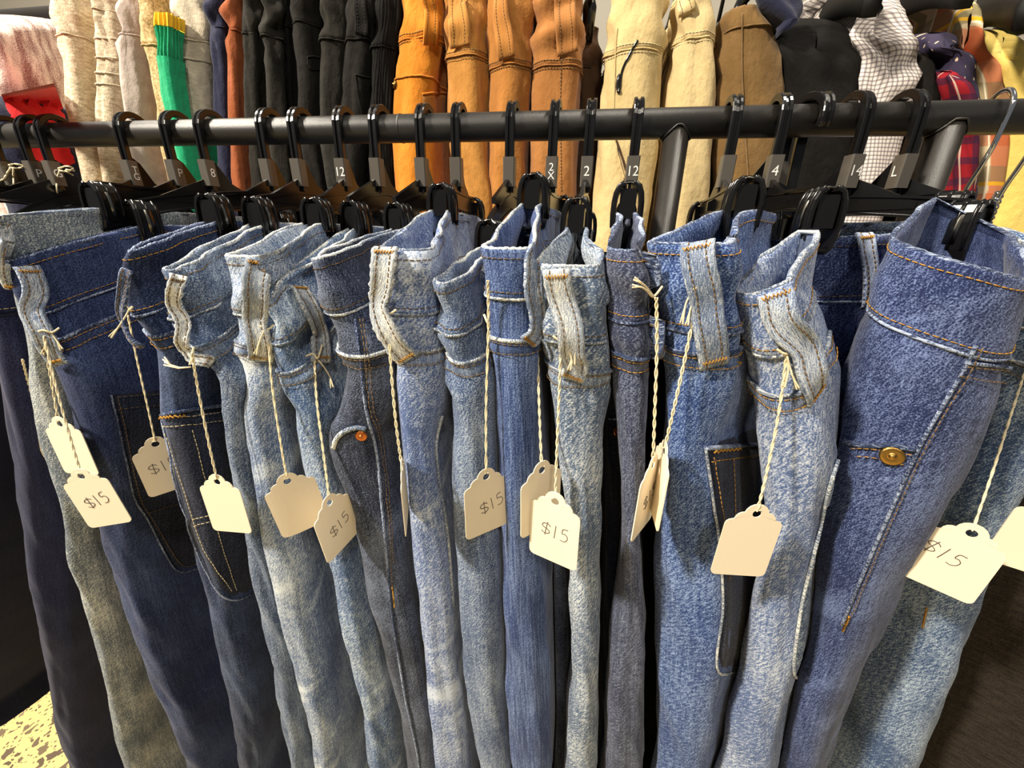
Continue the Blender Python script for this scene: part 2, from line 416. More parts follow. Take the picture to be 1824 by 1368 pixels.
def jeans_shell(g, nv=110, rim_mat=None, inner=None):
    c = g.c
    vs, fs, uv = c.grid(lambda t, v: c.zwb(t)+0.004 + (c.zbot-c.zwb(t)-0.004)*v, lambda t, v: 0.0 + 0.0015*max(0, 1-v*40), nv)
    g.part('body', vs, fs, uv); g.solid(vs, fs)
    # waistband: outer wall, rim, inner wall
    n1 = 16
    zs = [(i/(n1-1), 0.0022+0.0007*math.sin(i/(n1-1)*PI)) for i in range(n1)]
    zs = [(1-q, o) for q, o in zs][::1]                     # q: 1 at the bottom seam -> 0? (kept ordered below)
    seq = [(1.0, 0.0)] + [(1-i/(n1-1), 0.0024) for i in range(n1)] + [(-0.03, 0.0005), (0.0, -0.0015)] + [(i/8*1.1, -0.0018) for i in range(1, 9)]
    m = len(seq)
    vs, fs, uv = c.grid(lambda t, v: c.ztop(t)-c.wband*seq[int(round(v*(m-1)))][0], lambda t, v: seq[int(round(v*(m-1)))][1], m)
    g.wb = g.part('waistband', vs, fs, uv); g.solid(vs, fs)
    T = 1+c.L/0.1
    s_ = c.seed*3.3
    pts = [c.S(t, c.ztop(t)+0.0002, 0.0006) for t in [x+0 for x in np.linspace(-T, T, 140)]]
    MB().tube([p+Vector((0,0,0.0006*noise.noise((i*0.7,s_,0)))) for i,p in enumerate(pts)], [0.0016+0.0005*noise.noise((i*0.9,s_,4)) for i in range(len(pts))], 6, closed=True).build('rim_piping', rim_mat or g.edge, g.root)
    lo = [c.S(t, c.zwb(t)-0.0004, 0.0022) for t in np.linspace(-T, T, 140)]
    MB().tube(lo, [0.0011+0.0004*noise.noise((i*0.9,s_,9)) for i in range(len(lo))], 5, closed=True).build('waistband_seam', rim_mat or g.edge, g.root)
def surf_stitch(g, offs, thread='tan_thread', ta=-3, tb=3, body=(), r=0.00036):
    """stitch rows on the waistband (offset below the rim) and on the body (offset below the waistband)"""
    c = g.c; mb = MB(); T = 1+c.L/0.1-0.03; ta = max(ta, -T); tb = min(tb, T)
    for o in offs: dashes(mb, c.line(ta, tb, lambda t: c.ztop(t)-o, 0.0028), r)
    for o in body: dashes(mb, c.line(ta, tb, lambda t: c.zwb(t)-o, 0.0021), r)
    mb.build('stitching', M[thread], g.root)['kind'] = 'stuff'
def yoke(g, o1, ta=-3, tb=3, ridge=True, skew=0.0):
    """raised flat-felled yoke seam below the waistband"""
    c = g.c; mb = MB(); T = 1+c.L/0.1-0.03; ta = max(ta, -T); tb = min(tb, T)
    top = c.line(ta, tb, lambda t: c.zwb(t)-o1-skew*t, 0.0012); 
    mb.tube(top, 0.0016, 5); 
    vs = []; fs = []; n = len(top); rows = 5
    for k in range(rows):
        vs += c.line(ta, tb, lambda t: c.zwb(t)-o1-skew*t-0.011*k/(rows-1), 0.0014 if k < rows-1 else 0.0)
    for k in range(rows-1):
        for i in range(n-1): fs.append((k*n+i, (k+1)*n+i, (k+1)*n+i+1, k*n+i+1))
    uv = [(0, 0)]*0
    o = MB().add(vs, fs); uvs = [(i % n*0.006, v.z) for i, v in enumerate(vs)]
    band = o.build('yoke_band', g.mat, g.root, uv=uvs)
    mb.build('yoke_seam', g.edge, g.root)
def belt_loop(g, pts, width=0.011, mat=None, thread='gold', tacks=(1, 1), lift=0.0050, edge=None, fray=0.0):
    """belt loop strip laid along a pixel polyline on the garment, two raised edges, bar tacks at the ends"""
    h = g.cast(pts, 0.002, 10)
    if len(h) < 3: return None
    N = len(h); P_ = [a for a, b in h]; Nn = []
    for i in range(N):
        v = Vector((0, 0, 0))
        for j in range(max(0, i-4), min(N, i+5)): v += h[j][1]
        Nn.append(v.normalized())
    # smooth the path so that the strip bridges the hollows
    for _ in range(4): P_ = [P_[0]] + [(P_[i-1]+P_[i]*2+P_[i+1])/4 for i in range(1, N-1)] + [P_[-1]]
    side = []; pos = []
    for i in range(N):
        t = (P_[min(N-1, i+1)]-P_[max(0, i-1)]).normalized(); side.append(t.cross(Nn[i]).normalized())
        u = i/(N-1); pos.append(P_[i]+Nn[i]*lift*math.sin(u*PI)**0.5)
    hw = width/2; th = 0.0016
    prof = [(-hw, 0), (-hw*0.98, th*1.5), (-hw*0.72, th*1.7), (-hw*0.5, th*0.9), (0, th*1.15), (hw*0.5, th*0.9), (hw*0.72, th*1.7), (hw*0.98, th*1.5), (hw, 0), (0, -0.0002)]
    mb = MB(); n = len(prof); vs = []; uv = []; fs = []
    for i in range(N):
        for k, (x, y) in enumerate(prof):
            j = 1+fray*noise.noise((i*0.9, k*3.1, pts[0][0]))
            vs.append(pos[i]+side[i]*x*j+Nn[i]*y); uv.append((x*3+pts[0][0], i*0.0025))
    for i in range(N-1):
        for k in range(n): fs.append((i*n+k, i*n+(k+1) % n, (i+1)*n+(k+1) % n, (i+1)*n+k))
    fs += [tuple(range(n))[::-1], tuple((N-1)*n+k for k in range(n))]
    lp = MB().add(vs, fs).build('belt_loop', mat or g.edge, g.root, uv=uv)
    ed = MB()
    for sg in (-1, 1):
        dashes(ed, [pos[i]+side[i]*sg*hw*0.52+Nn[i]*th*1.25 for i in range(N)], 0.0004, 0.0026, 0.0012)
    ed.build('stitching', M['navy_thread'] if thread == 'navy_thread' else M['tan_thread'], lp)['kind'] = 'stuff'
    for e, on in ((0, tacks[0]), (N-1, tacks[1])):
        if not on: continue
        i = 2 if e == 0 else N-3
        tk = MB(); p = pos[i]+Nn[i]*(th*1.6)
        tv = (pos[min(N-1, i+1)]-pos[i-1]).normalized()
        m_ = 14
        zz = [p+side[i]*hw*0.78*(2*k/m_-1)+tv*0.0011*(1 if k % 2 else -1) for k in range(m_+1)]
        tk.tube(zz, 0.0006, 4); tk.build('bar_tack', M[thread if thread != 'navy_thread' else 'tan_thread'], lp)
    g.loops = getattr(g, 'loops', []) + [(pos, side, Nn, hw)]
    return lp
def patch(g, left, right, mat, name='back_pocket', off=0.0018, nu=12, nv=16, parent=None):
    """cloth panel between two pixel polylines (both top to bottom), laid on the garment"""
    Lp = resample(left, nv); Rp = resample(right, nv); vs = []; uv = []
    last = None
    for r in range(nv):
        for k in range(nu):
            px = Lp[r].lerp(Rp[r], k/(nu-1)); h = g.hit(px.x, px.y, 0)
            if h is None:
                dist = (last[0]-CAM).dot(fw) if last else 0.4
                h = (CAM+ray(px.x, px.y)*dist, last[1] if last else -fw)
            last = h; rim_ = r in (0, nv-1) or k in (0, nu-1)
            vs.append(h[0]+h[1]*(0.0 if rim_ else off)); uv.append((0, 0))
            uv[-1] = ((px.x-Lp[0].x)/2300, -(px.y-Lp[0].y)/2300)
    fs = [(r*nu+k, (r+1)*nu+k, (r+1)*nu+k+1, r*nu+k+1) for r in range(nv-1) for k in range(nu-1)]
    return MB().add(vs, fs).build(name, mat, parent or g.root, uv=uv)
def resample(pts, n):
    p = dens([Vector((a[0], a[1], 0)) for a in pts], 8) if len(pts) > 2 else [Vector((a[0], a[1], 0)) for a in pts]
    p = [Vector((a[0], a[1], 0)) for a in pts]
    acc = [0]
    for a, b in zip(p, p[1:]): acc.append(acc[-1]+(b-a).length)
    out = []
    for i in range(n):
        x = acc[-1]*i/(n-1); k = max(0, min(len(p)-2, int(np.searchsorted(acc, x))-1)); d = acc[k+1]-acc[k]
        out.append(p[k].lerp(p[k+1], (x-acc[k])/d if d else 0))
    return out
def seam_px(g, pts, r=0.0012, mat=None, off=0.001, name='seam', parent=None, n=8):
    h = g.cast(pts, off, n)
    if len(h) > 1: return MB().tube([a for a, b in h], r, 5).build(name, mat or g.edge, parent or g.root)
def stitch_px(g, lines, thread='tan_thread', off=0.0026, r=0.00036, parent=None, dash=0.0032, gap=0.0012):
    mb = MB()
    for pts in lines:
        h = g.cast(pts, off, 8)
        if len(h) > 1: dashes(mb, [a for a, b in h], r, dash, gap)
    o = mb.build('stitching', M[thread], parent or g.root); o['kind'] = 'stuff'; return o
def tack_px(g, a, b, thread='gold', parent=None, off=0.003, w_=0.0011):
    h = g.cast([a, b], off, 14)
    if len(h) < 2: return
    z = []
    for i, (p, n) in enumerate(h): z.append(p+Vector((0, 0, w_*(1 if i % 2 else -1))))
    MB().tube(z, 0.0007, 4).build('bar_tack', M[thread], parent or g.root)
def rivet_px(g, px, py, r, mat, off=0.002, parent=None):
    h = g.hit(px, py, off)
    if not h: return
    p, n = h; u = n.orthogonal().normalized(); v = n.cross(u); mb = MB(); ring = []
    prof = [(r, -0.001), (r, 0.0006), (r*0.8, 0.0012), (r*0.45, 0.0007), (r*0.3, 0.0007), (r*0.26, 0.002), (r*0.1, 0.0026)]
    vs = []; fs = []; k = 18
    for a, b in prof:
        for i in range(k): vs.append(p+u*a*math.cos(2*PI*i/k)+v*a*math.sin(2*PI*i/k)+n*b)
    for j in range(len(prof)-1):
        for i in range(k): fs.append((j*k+i, j*k+(i+1) % k, (j+1)*k+(i+1) % k, (j+1)*k+i))
    fs.append(tuple((len(prof)-1)*k+i for i in range(k)))
    MB().add(vs, fs).build('rivet', mat, parent or g.root)
# ------------------------------------------------------------------ clothes rail
def rack():
    r = thing('clothes_rail', (hookx(1205), 0, 0), 'black steel clothes rail carrying the row of jeans', 'clothes rail')
    xa, xb = -1.75, 0.78
    MB().tube([(xa, 0, BARZ), (xb, 0, BARZ)], RB, 32).build('rail', M['bar'], r)
    cz = MB(); xj = hookx(716); cz.tube([(xj-0.0008, 0, BARZ), (xj+0.0008, 0, BARZ)], RB+0.0004, 32).build('rail_joint', M['bar'], r)
    for px in (1207, 1692):
        x = hookx(px); rp = 0.0118 if px < 1300 else 0.0125
        pts = [(x, 0, BARZ-0.004), (x, 0, 0.03)]
        MB().tube(pts, rp, 28).build('post', M['bar'], r)
        # weld bead following the saddle where the post meets the rail
        ring = []
        for k in range(40):
            an = 2*PI*k/40; px_ = math.cos(an)*(rp+0.0008); py_ = math.sin(an)*(rp+0.0008)
            ring.append((x+px_, py_, BARZ-math.sqrt(max(0, (RB+0.0004)**2-min(py_*py_, RB*RB)))-0.0002))
        MB().tube(ring, 0.0009, 6, closed=True).build('weld_bead', M['bar'], r)
    x = -1.65
    MB().tube([(x, 0, BARZ-0.004), (x, 0, 0.03)], 0.0118, 28).build('post', M['bar'], r)
    for px in (-1.65, hookx(1207), hookx(1692)):
        MB().tube([(px, -0.12, 0.022), (px, 0.12, 0.022)], 0.0125, 20).build('foot', M['bar'], r)
rack()

# ------------------------------------------------------------------ front row of jeans
D = {}
def dn_(k, *a, **kw): D[k] = denim('denim_'+k, *a, **kw)
dn_('navy', (12, 14, 34), (32, 36, 62), 0.15, 0.4, 1, 0.2)
dn_('fuzzy_navy', (20, 24, 54), (56, 62, 100), 0.2, 0.7, 2, 0.2)
dn_('pale_grey', (92, 104, 118), (214, 216, 208), 0.45, 0.8, 3, 0.35)
dn_('indigo', (26, 36, 70), (80, 96, 138), 0.3, 0.7, 4, 0.25)
dn_('dark_indigo', (22, 32, 62), (84, 102, 138), 0.35, 0.7, 5, 0.25)
dn_('mid_grey', (58, 74, 104), (164, 176, 190), 0.45, 0.75, 6, 0.3)
dn_('light', (84, 104, 140), (206, 214, 218), 0.4, 0.75, 7, 0.45, 0.7)
dn_('light2', (74, 98, 138), (196, 208, 216), 0.4, 0.75, 8, 0.45, 0.4)
dn_('charcoal_blue', (30, 35, 52), (112, 122, 144), 0.45, 0.8, 9, 0.3, 0.3)
dn_('sky', (84, 104, 152), (196, 206, 220), 0.35, 0.75, 10, 0.5, 0.7)
dn_('mid', (66, 84, 120), (176, 188, 200), 0.4, 0.8, 11, 0.35)
dn_('blue', (44, 62, 108), (122, 142, 182), 0.25, 0.7, 12, 0.25, 0.1, 0.7)
dn_('ice', (86, 104, 132), (206, 212, 214), 0.4, 0.8, 13, 0.6)
dn_('slate', (46, 52, 76), (128, 136, 158), 0.25, 0.7, 14, 0.35, 0, 0.4)
dn_('royal', (44, 66, 118), (142, 164, 202), 0.3, 0.85, 15, 0.5)
dn_('powder', (88, 108, 152), (204, 212, 222), 0.35, 0.75, 16, 0.55)
dn_('deep', (32, 42, 80), (114, 130, 172), 0.35, 0.75, 17, 0.4, 0.4)
dn_('washed', (66, 88, 126), (184, 200, 214), 0.4, 0.75, 18, 0.5)
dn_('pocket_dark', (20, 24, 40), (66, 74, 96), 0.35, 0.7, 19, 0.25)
dn_('edge_dark', (48, 60, 92), (166, 178, 200), 0.8, 1.0, 21, 0.6)
dn_('edge_pale', (96, 110, 134), (222, 222, 212), 0.9, 1.0, 22, 0.5)
dn_('loop_pale', (132, 142, 156), (236, 234, 222), 0.5, 0.8, 23, 0.7)
dn_('loop_mid', (96, 112, 142), (206, 212, 216), 0.5, 0.8, 24, 0.7)
M['charcoal'] = cloth('charcoal_twill', (26, 22, 18), (58, 50, 42), 60, 500, 0.9, 0.05, (1, 6, 1), 0.8)

M['black_cloth'] = cloth('black_cloth', (14, 14, 16), (28, 27, 28), 40, 900, 0.5)
J = {}
JG = 'jeans on the front rail'
def jeans(key, mat, label, hook, rim, clip, edge='edge_pale', wband=0.042, yk=0.022, thread='tan_thread', left=None, right=None, cat='jeans', name='jeans', skew=0.0, **kw):
    c = Cloth(left=left, right=right, hook=hook, wband=wband, seed=len(J)+1, rim=rim, **kw)
    if clip:
        # where the clip's sight line crosses the hanger's upright plane
        d = ray(*clip); q = Vector((c.cw(c.zt0)[0], c.yf+c.dn, 0)); den = d.x*c.A.y - d.y*c.A.x
        a = ((q.x-CAM.x)*d.y - (q.y-CAM.y)*d.x)/den if abs(den) > 1e-6 else -1
        if not 0.045 <= a <= 0.12: a = kw.get('aclip', 0.07)
        c.aclip = a
        c.rise = (CAM + d*((q+c.A*a-CAM).y/d.y)).z - c.zt0
        c.rise = max(-0.01, min(0.085, c.rise))
    g = Garment(name, c, D.get(mat) or M[mat], label, cat, JG, D[edge])
    jeans_shell(g)
    if thread: surf_stitch(g, (0.0055, wband-0.004), thread, -2.6, 2.6)
    if yk:
        yoke(g, yk, -2.4, 2.4, skew=skew); surf_stitch(g, (), thread or 'tan_thread', -2.4, 2.4, body=(yk+0.0025, yk+0.0095))
    g.hook = hook; J[key] = g
    return g

g = jeans('J0', 'navy', 'near-black navy trousers with a hem above the floor, far left', 105, 480, None, 'navy', yk=0, thread=None,
      left=[(-300, 480), (-230, 700), (-150, 950), (-70, 1250)], thick=0.05, zbot=P(40, 1258, -0.14).z, cat='trousers', name='trousers', yf=-0.18)
g = jeans('J1', 'fuzzy_navy', 'fuzzy navy trousers hanging left of the pale grey jeans', 240, 450, None, 'navy', wband=0.05, thread='pale_thread', yk=0.0,
      left=[(-75, 430), (-40, 540), (-10, 680), (20, 850), (38, 980), (60, 1100), (78, 1230), (95, 1310), (118, 1368)], cat='trousers', name='trousers', thick=0.036, wtop=0.006)
g = jeans('J2', 'pale_grey', 'pale grey-blue faded jeans, leftmost light pair', 320, 392, (182, 372), wband=0.042, yk=0.0, thread=None,
      left=[(-22, 395), (0, 450), (20, 530), (42, 600), (48, 680), (75, 790), (105, 880), (112, 960), (135, 1050), (160, 1140), (187, 1250), (222, 1368)], thick=0.03, wtop=0.005, lin_rim=True)
belt_loop(g, [(12, 393), (14, 430), (24, 470), (38, 515)], 0.014, D['loop_pale'])
g = jeans('J3', 'indigo', 'dark indigo jeans with wide belt loop and dark back pocket, left side', 380, 468, (258, 402), 'edge_dark', 0.044, 0.022, 'gold',
      left=[(22, 468), (45, 540), (75, 610), (100, 655), (123, 718), (150, 820), (178, 940), (202, 1023), (234, 1120), (263, 1202), (295, 1272), (333, 1368)], thick=0.04, wtop=0.006, lin_rim=True)
belt_loop(g, [(46, 474), (58, 530), (84, 590), (118, 648)], 0.015, D['loop_mid'])
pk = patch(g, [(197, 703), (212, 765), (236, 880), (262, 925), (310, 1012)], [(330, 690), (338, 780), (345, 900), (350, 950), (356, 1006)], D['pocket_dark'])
seam_px(g, [(197, 703), (212, 765), (236, 880), (262, 925), (310, 1012), (352, 1012)], 0.0009, D['edge_dark'], 0.0016, 'pocket_edge', pk)
stitch_px(g, [[(206, 706), (240, 703), (290, 700)], [(208, 728), (240, 724), (290, 720)], [(208, 708), (222, 770), (245, 880), (270, 925), (318, 1002), (350, 1003)], [(262, 912), (300, 900), (345, 890)]], 'tan_thread', 0.003, parent=pk)
g = jeans('J4', 'dark_indigo', 'dark blue jeans with narrow side loop and outlined back pocket', 485, 450, (385, 394), 'edge_dark', 0.048, 0.017,
      left=[(230, 448), (225, 470), (226, 535), (243, 564), (260, 593), (278, 640), (281, 681), (285, 735), (297, 770), (322, 873), (340, 940), (362, 1041), (380, 1120), (403, 1216), (418, 1290), (428, 1368)], thick=0.036, thread='gold', wtop=0.005, lin_rim=True)
belt_loop(g, [(231, 478), (231, 540), (243, 590), (258, 616)], 0.007, D['edge_dark'], tacks=(0, 0))
pk = patch(g, [(286, 742), (300, 800), (345, 960), (402, 1064)], [(404, 722), (412, 780), (440, 960), (462, 1050)], D['pocket_dark'])
seam_px(g, [(404, 722), (340, 728), (286, 740)], 0.0016, D['edge_dark'], 0.0016, 'pocket_edge', pk)
seam_px(g, [(286, 742), (300, 800), (345, 960), (402, 1064), (462, 1050)], 0.0009, D['edge_dark'], 0.0016, 'pocket_edge', pk)
stitch_px(g, [[(320, 740), (360, 737), (402, 732)], [(292, 758), (340, 755), (402, 748)], [(300, 770), (314, 810), (360, 960), (410, 1052)], [(340, 765), (360, 840), (402, 1000), (420, 1048)], [(347, 922), (362, 918), (400, 908)], [(349, 934), (364, 929), (402, 920)]], 'pale_thread', 0.003, parent=pk)
tack_px(g, (290, 742), (328, 738), 'gold', pk)
g = jeans('J5', 'mid_grey', 'mid grey-blue jeans with crumpled band and frayed bent belt loop', 540, 483, (470, 398), 'edge_pale', 0.036, 0.022,
      left=[(306, 482), (311, 500), (315, 550), (326, 593), (350, 622), (384, 649), (393, 675), (396, 740), (403, 826), (415, 875), (438, 972), (453, 1056), (476, 1149), (491, 1231), (502, 1298), (515, 1368)], thick=0.034, wr=1.4, wtop=0.008, lin_rim=True)
belt_loop(g, [(315, 492), (319, 550), (332, 600), (356, 634), (382, 648)], 0.010, D['loop_pale'], 'tan_thread', fray=0.25)
g = jeans('J6', 'light', 'light faded jeans with wide pale belt loop left of centre', 617, 458, (566, 400), 'edge_pale', 0.042, 0.022,
      left=[(408, 456), (417, 494), (424, 517), (422, 540), (425, 580), (423, 622), (430, 660), (434, 695), (428, 724), (436, 776), (447, 820), (456, 870), (464, 943), (480, 1010), (493, 1079), (514, 1161), (529, 1219), (546, 1284), (555, 1319), (562, 1368)], thick=0.036, wtop=0.017)
belt_loop(g, [(463, 466), (461, 520), (466, 580), (465, 640)], 0.017, D['loop_pale'], fray=0.2)
g = jeans('J7', 'light2', 'light blue jeans with slanted waistband and angled belt loop', 680, 532, (636, 404), 'edge_pale', 0.034, 0.024,
      left=[(473, 535), (484, 552), (494, 572), (492, 595), (494, 625), (499, 660), (508, 695), (527, 722), (530, 776), (538, 832), (552, 879), (567, 929), (580, 980), (590, 1020), (605, 1085), (622, 1173), (640, 1246), (657, 1334), (664, 1368)], thick=0.034, wr=1.3, wtop=0.005, lin_rim=True)
belt_loop(g, [(524, 512), (545, 560), (561, 605), (568, 648)], 0.0155, D['loop_pale'], fray=0.15)
g = jeans('J8', 'charcoal_blue', 'dark charcoal-blue jeans with side seam and copper-riveted front pocket', 760, 464, (715, 408), 'edge_pale', 0.037, 0.030,
      left=[(562, 462), (570, 485), (584, 510), (584, 530), (590, 564), (605, 593), (616, 637), (618, 681), (608, 730), (590, 770), (600, 830), (624, 900), (640, 970), (656, 1060), (672, 1115), (692, 1190), (710, 1260), (722, 1334), (728, 1368)], thick=0.045, wtop=0.006, lin_rim=True)
seam_px(g, [(632, 570), (644, 640), (652, 720), (668, 800), (680, 900), (690, 1000), (697, 1075), (706, 1140), (722, 1240), (740, 1320), (748, 1368)], 0.0013, D['edge_dark'], 0.001, 'side_seam')
stitch_px(g, [[(640, 570), (652, 640), (660, 720), (676, 800), (688, 900), (697, 1000), (703, 1075)], [(645, 570), (657, 640), (665, 720), (681, 800), (692, 900), (701, 1000)]], 'tan_thread')
tack_px(g, (700, 1040), (704, 1076), 'gold')
seam_px(g, [(596, 797), (602, 780), (616, 767), (635, 760), (652, 762)], 0.0022, D['edge_pale'], 0.0015, 'front_pocket_edge')
rivet_px(g, 645, 774, 0.0048, M['copper'])
g = jeans('J9', 'sky', 'light sky-blue jeans with long frayed pale loop, edge-on tag hanging left', 820, 446, (790, 378), 'edge_pale', 0.042, 0.028,
      left=[(666, 446), (672, 500), (680, 560), (690, 610), (700, 650), (702, 700), (708, 753), (720, 826), (729, 920), (736, 991), (742, 1056), (745, 1108), (751, 1173), (758, 1249), (765, 1304), (774, 1368)],
      right=[(768, 446), (775, 494), (781, 540), (780, 587), (790, 617), (788, 680), (783, 730), (772, 785), (778, 870), (792, 943), (800, 1010), (807, 1080), (810, 1158), (821, 1260), (832, 1368)])
belt_loop(g, [(690, 446), (689, 500), (692, 560), (705, 600), (730, 638)], 0.0165, D['loop_pale'], fray=0.3)
seam_px(g, [(786, 740), (775, 790), (780, 850), (793, 930), (800, 1000), (806, 1080)], 0.0014, D['edge_pale'], 0.0012, 'back_pocket_edge')
g = jeans('J10', 'mid', 'mid-blue jeans with thin edge-on loop, just left of centre', 915, 506, (870, 440), 'edge_pale', 0.034, 0.021,
      left=[(779, 512), (785, 560), (784, 600), (793, 660), (800, 700), (806, 750), (803, 800), (802, 870), (805, 960), (812, 1010), (815, 1080), (822, 1180), (832, 1270), (852, 1368)],
      right=[(866, 505), (872, 560), (880, 640), (882, 700), (883, 800), (888, 950), (893, 1050), (897, 1200), (910, 1368)], wtop=0.009, lin_rim=True)
belt_loop(g, [(855, 474), (862, 520), (870, 580), (877, 648)], 0.008, D['loop_pale'], 'gold')
g = jeans('J11', 'blue', 'saturated dark blue jeans with small knotted loop, at centre', 990, 444, (1012, 366), 'edge_pale', 0.031, 0.029,
      left=[(863, 442), (868, 480), (873, 520), (873, 580), (877, 620), (880, 700), (880, 760), (884, 840), (890, 980), (892, 1070), (896, 1150), (902, 1260), (914, 1368)],
      right=[(952, 440), (954, 520), (956, 620), (958, 700), (961, 850), (966, 980), (970, 1080), (975, 1200), (981, 1368)])
belt_loop(g, [(936, 424), (940, 480), (946, 540), (943, 590), (934, 608)], 0.013, D['loop_mid'], fray=0.15)
g = jeans('J12', 'ice', 'pale ice-blue jeans with broad slanting belt loop, centre', 1052, 474, (1082, 408), 'edge_pale', 0.048, 0.022,
      left=[(953, 472), (956, 520), (963, 570), (970, 610), (977, 650), (985, 690), (990, 750), (1000, 830), (1010, 900), (1020, 980), (1016, 1064), (1018, 1143), (1016, 1231), (1009, 1275), (1006, 1368)],
      right=[(1078, 472), (1084, 560), (1088, 620), (1088, 680), (1083, 720), (1075, 790), (1070, 900), (1066, 1000), (1070, 1080), (1070, 1140), (1068, 1250), (1065, 1368)])
belt_loop(g, [(993, 478), (1000, 540), (1014, 600), (1024, 640), (1014, 676)], 0.0175, D['loop_pale'], fray=0.1)
g = jeans('J13', 'slate', 'slate grey-blue narrow jeans right of the pale centre pair', 1133, 448, (1164, 382), 'edge_dark', 0.043, 0.024,
      left=[(1082, 450), (1086, 500), (1085, 540), (1083, 575), (1090, 620), (1093, 660), (1098, 700), (1103, 750), (1108, 820), (1112, 900), (1110, 980), (1100, 1050), (1092, 1100), (1083, 1180), (1078, 1280), (1077, 1368)],
      right=[(1148, 446), (1158, 500), (1163, 560), (1162, 600), (1161, 660), (1155, 720), (1150, 790), (1145, 900), (1142, 980), (1150, 1060), (1155, 1150), (1152, 1250), (1148, 1368)], thread='gold')
belt_loop(g, [(1155, 444), (1164, 520), (1168, 600), (1166, 640)], 0.009, D['edge_dark'], tacks=(0, 0))
g = jeans('J14', 'royal', 'medium royal-blue jeans with stitched loop and orange bar tacks', 1300, 436, (1290, 378), 'edge_dark', 0.052, 0.014,
      left=[(1166, 444), (1180, 490), (1190, 550), (1188, 600), (1192, 640), (1195, 700), (1195, 760), (1190, 830), (1185, 900), (1178, 1000), (1176, 1080), (1175, 1180), (1176, 1368)],
      right=[(1312, 430), (1318, 480), (1312, 540), (1310, 600), (1312, 660), (1300, 720), (1282, 790), (1280, 900), (1284, 1000), (1288, 1080), (1288, 1150), (1275, 1250), (1258, 1368)], thread='gold', yaw=38, L=0.13, wscale=1.15)
belt_loop(g, [(1244, 436), (1250, 490), (1258, 560), (1266, 650)], 0.0185, D['loop_mid'], 'gold')
pk = patch(g, [(1255, 797), (1266, 880), (1280, 980), (1285, 1080), (1278, 1194)], [(1352, 760), (1352, 850), (1352, 1000), (1350, 1080), (1345, 1180)], D['pocket_dark'])
seam_px(g, [(1352, 790), (1300, 794), (1255, 797)], 0.0018, D['edge_dark'], 0.0016, 'pocket_edge', pk)
seam_px(g, [(1255, 797), (1266, 880), (1280, 980), (1285, 1080), (1278, 1194), (1345, 1180)], 0.0011, D['edge_pale'], 0.0016, 'pocket_edge', pk)
stitch_px(g, [[(1262, 820), (1300, 815), (1345, 810)], [(1266, 812), (1277, 890), (1288, 960), (1293, 1030)], [(1300, 815), (1304, 900), (1306, 1000)]], 'gold', 0.003, parent=pk)
tack_px(g, (1266, 802), (1314, 797), 'gold', pk)
g = jeans('J15', 'powder', 'powder-blue jeans with broad slanting loop, right of the royal-blue pair', 1382, 528, (1462, 398), 'edge_pale', 0.037, 0.026,
      left=[(1318, 535), (1338, 570), (1345, 600), (1347, 625), (1355, 660), (1360, 700), (1368, 740), (1368, 800), (1374, 860), (1385, 920), (1380, 980), (1362, 1060), (1345, 1140), (1330, 1214), (1307, 1296), (1297, 1368)],
      right=[(1395, 520), (1412, 560), (1425, 610), (1440, 665), (1452, 720), (1462, 760), (1468, 820), (1464, 870), (1450, 940), (1436, 1000), (1420, 1070), (1410, 1160), (1398, 1221), (1382, 1276), (1371, 1368)], thread='gold', lin_rim=True, yaw=46, L=0.055, wscale=1.25, dn=0.016)
belt_loop(g, [(1374, 520), (1395, 570), (1425, 640), (1442, 708)], 0.0185, D['loop_mid'], 'gold')
pk = patch(g, [(1488, 818), (1470, 880), (1450, 970), (1424, 1080), (1412, 1200)], [(1510, 840), (1500, 900), (1490, 1000), (1470, 1120), (1448, 1180)], D['washed'])
seam_px(g, [(1488, 818), (1470, 880), (1450, 970), (1424, 1080), (1412, 1200), (1446, 1184)], 0.0013, D['edge_pale'], 0.0016, 'pocket_edge', pk)
g = jeans('J15b', 'deep', 'dark blue jeans set back, glimpsed between the powder-blue and deep-blue pairs', 1440, 425, None, 'edge_dark', 0.046, 0.0, thread='tan_thread',
      left=[(1330, 420), (1345, 600), (1360, 900)], right=[(1585, 410), (1560, 600), (1500, 900)], yf=-0.085, L=0.10, yaw=20, pinch=0, tiltb=0.004)
belt_loop(g, [(1534, 420), (1536, 470), (1540, 545)], 0.010, D['edge_dark'])
g = jeans('J16', 'deep', 'large deep-blue jeans with brass rivet and diagonal side seam, right', 1515, 468, (1645, 385), 'edge_dark', 0.045, 0.0,
      left=[(1650, 440), (1630, 490), (1590, 600), (1545, 720), (1520, 800), (1496, 900), (1486, 968), (1481, 1084), (1467, 1173), (1446, 1221), (1420, 1310), (1409, 1368)],
      right=[(1890, 440), (1850, 560), (1808, 650), (1798, 700), (1760, 790), (1722, 870), (1665, 968), (1625, 1046), (1610, 1090), (1580, 1160), (1552, 1210), (1528, 1269), (1498, 1368)],
      dn=0.04, L=0.06, yaw=38, tiltb=-0.012, nose_p=0.9, pinch=0.4, thread='gold')
stitch_px(g, [[(1745, 618), (1722, 662), (1648, 790), (1598, 900), (1558, 990), (1533, 1050), (1508, 1110)]], 'tan_thread', 0.0022)
seam_px(g, [(1736, 615), (1714, 660), (1640, 790), (1590, 900), (1550, 990), (1525, 1050), (1500, 1112)], 0.0011, D['edge_dark'], 0.0008, 'side_seam')
tack_px(g, (1512, 1092), (1502, 1118), 'gold')
seam_px(g, [(1506, 786), (1540, 794), (1580, 793), (1628, 800)], 0.0018, D['edge_dark'], 0.001, 'front_pocket_edge')
stitch_px(g, [[(1520, 798), (1560, 799), (1622, 808)], [(1530, 812), (1560, 814), (1610, 826)]], 'gold', 0.002)
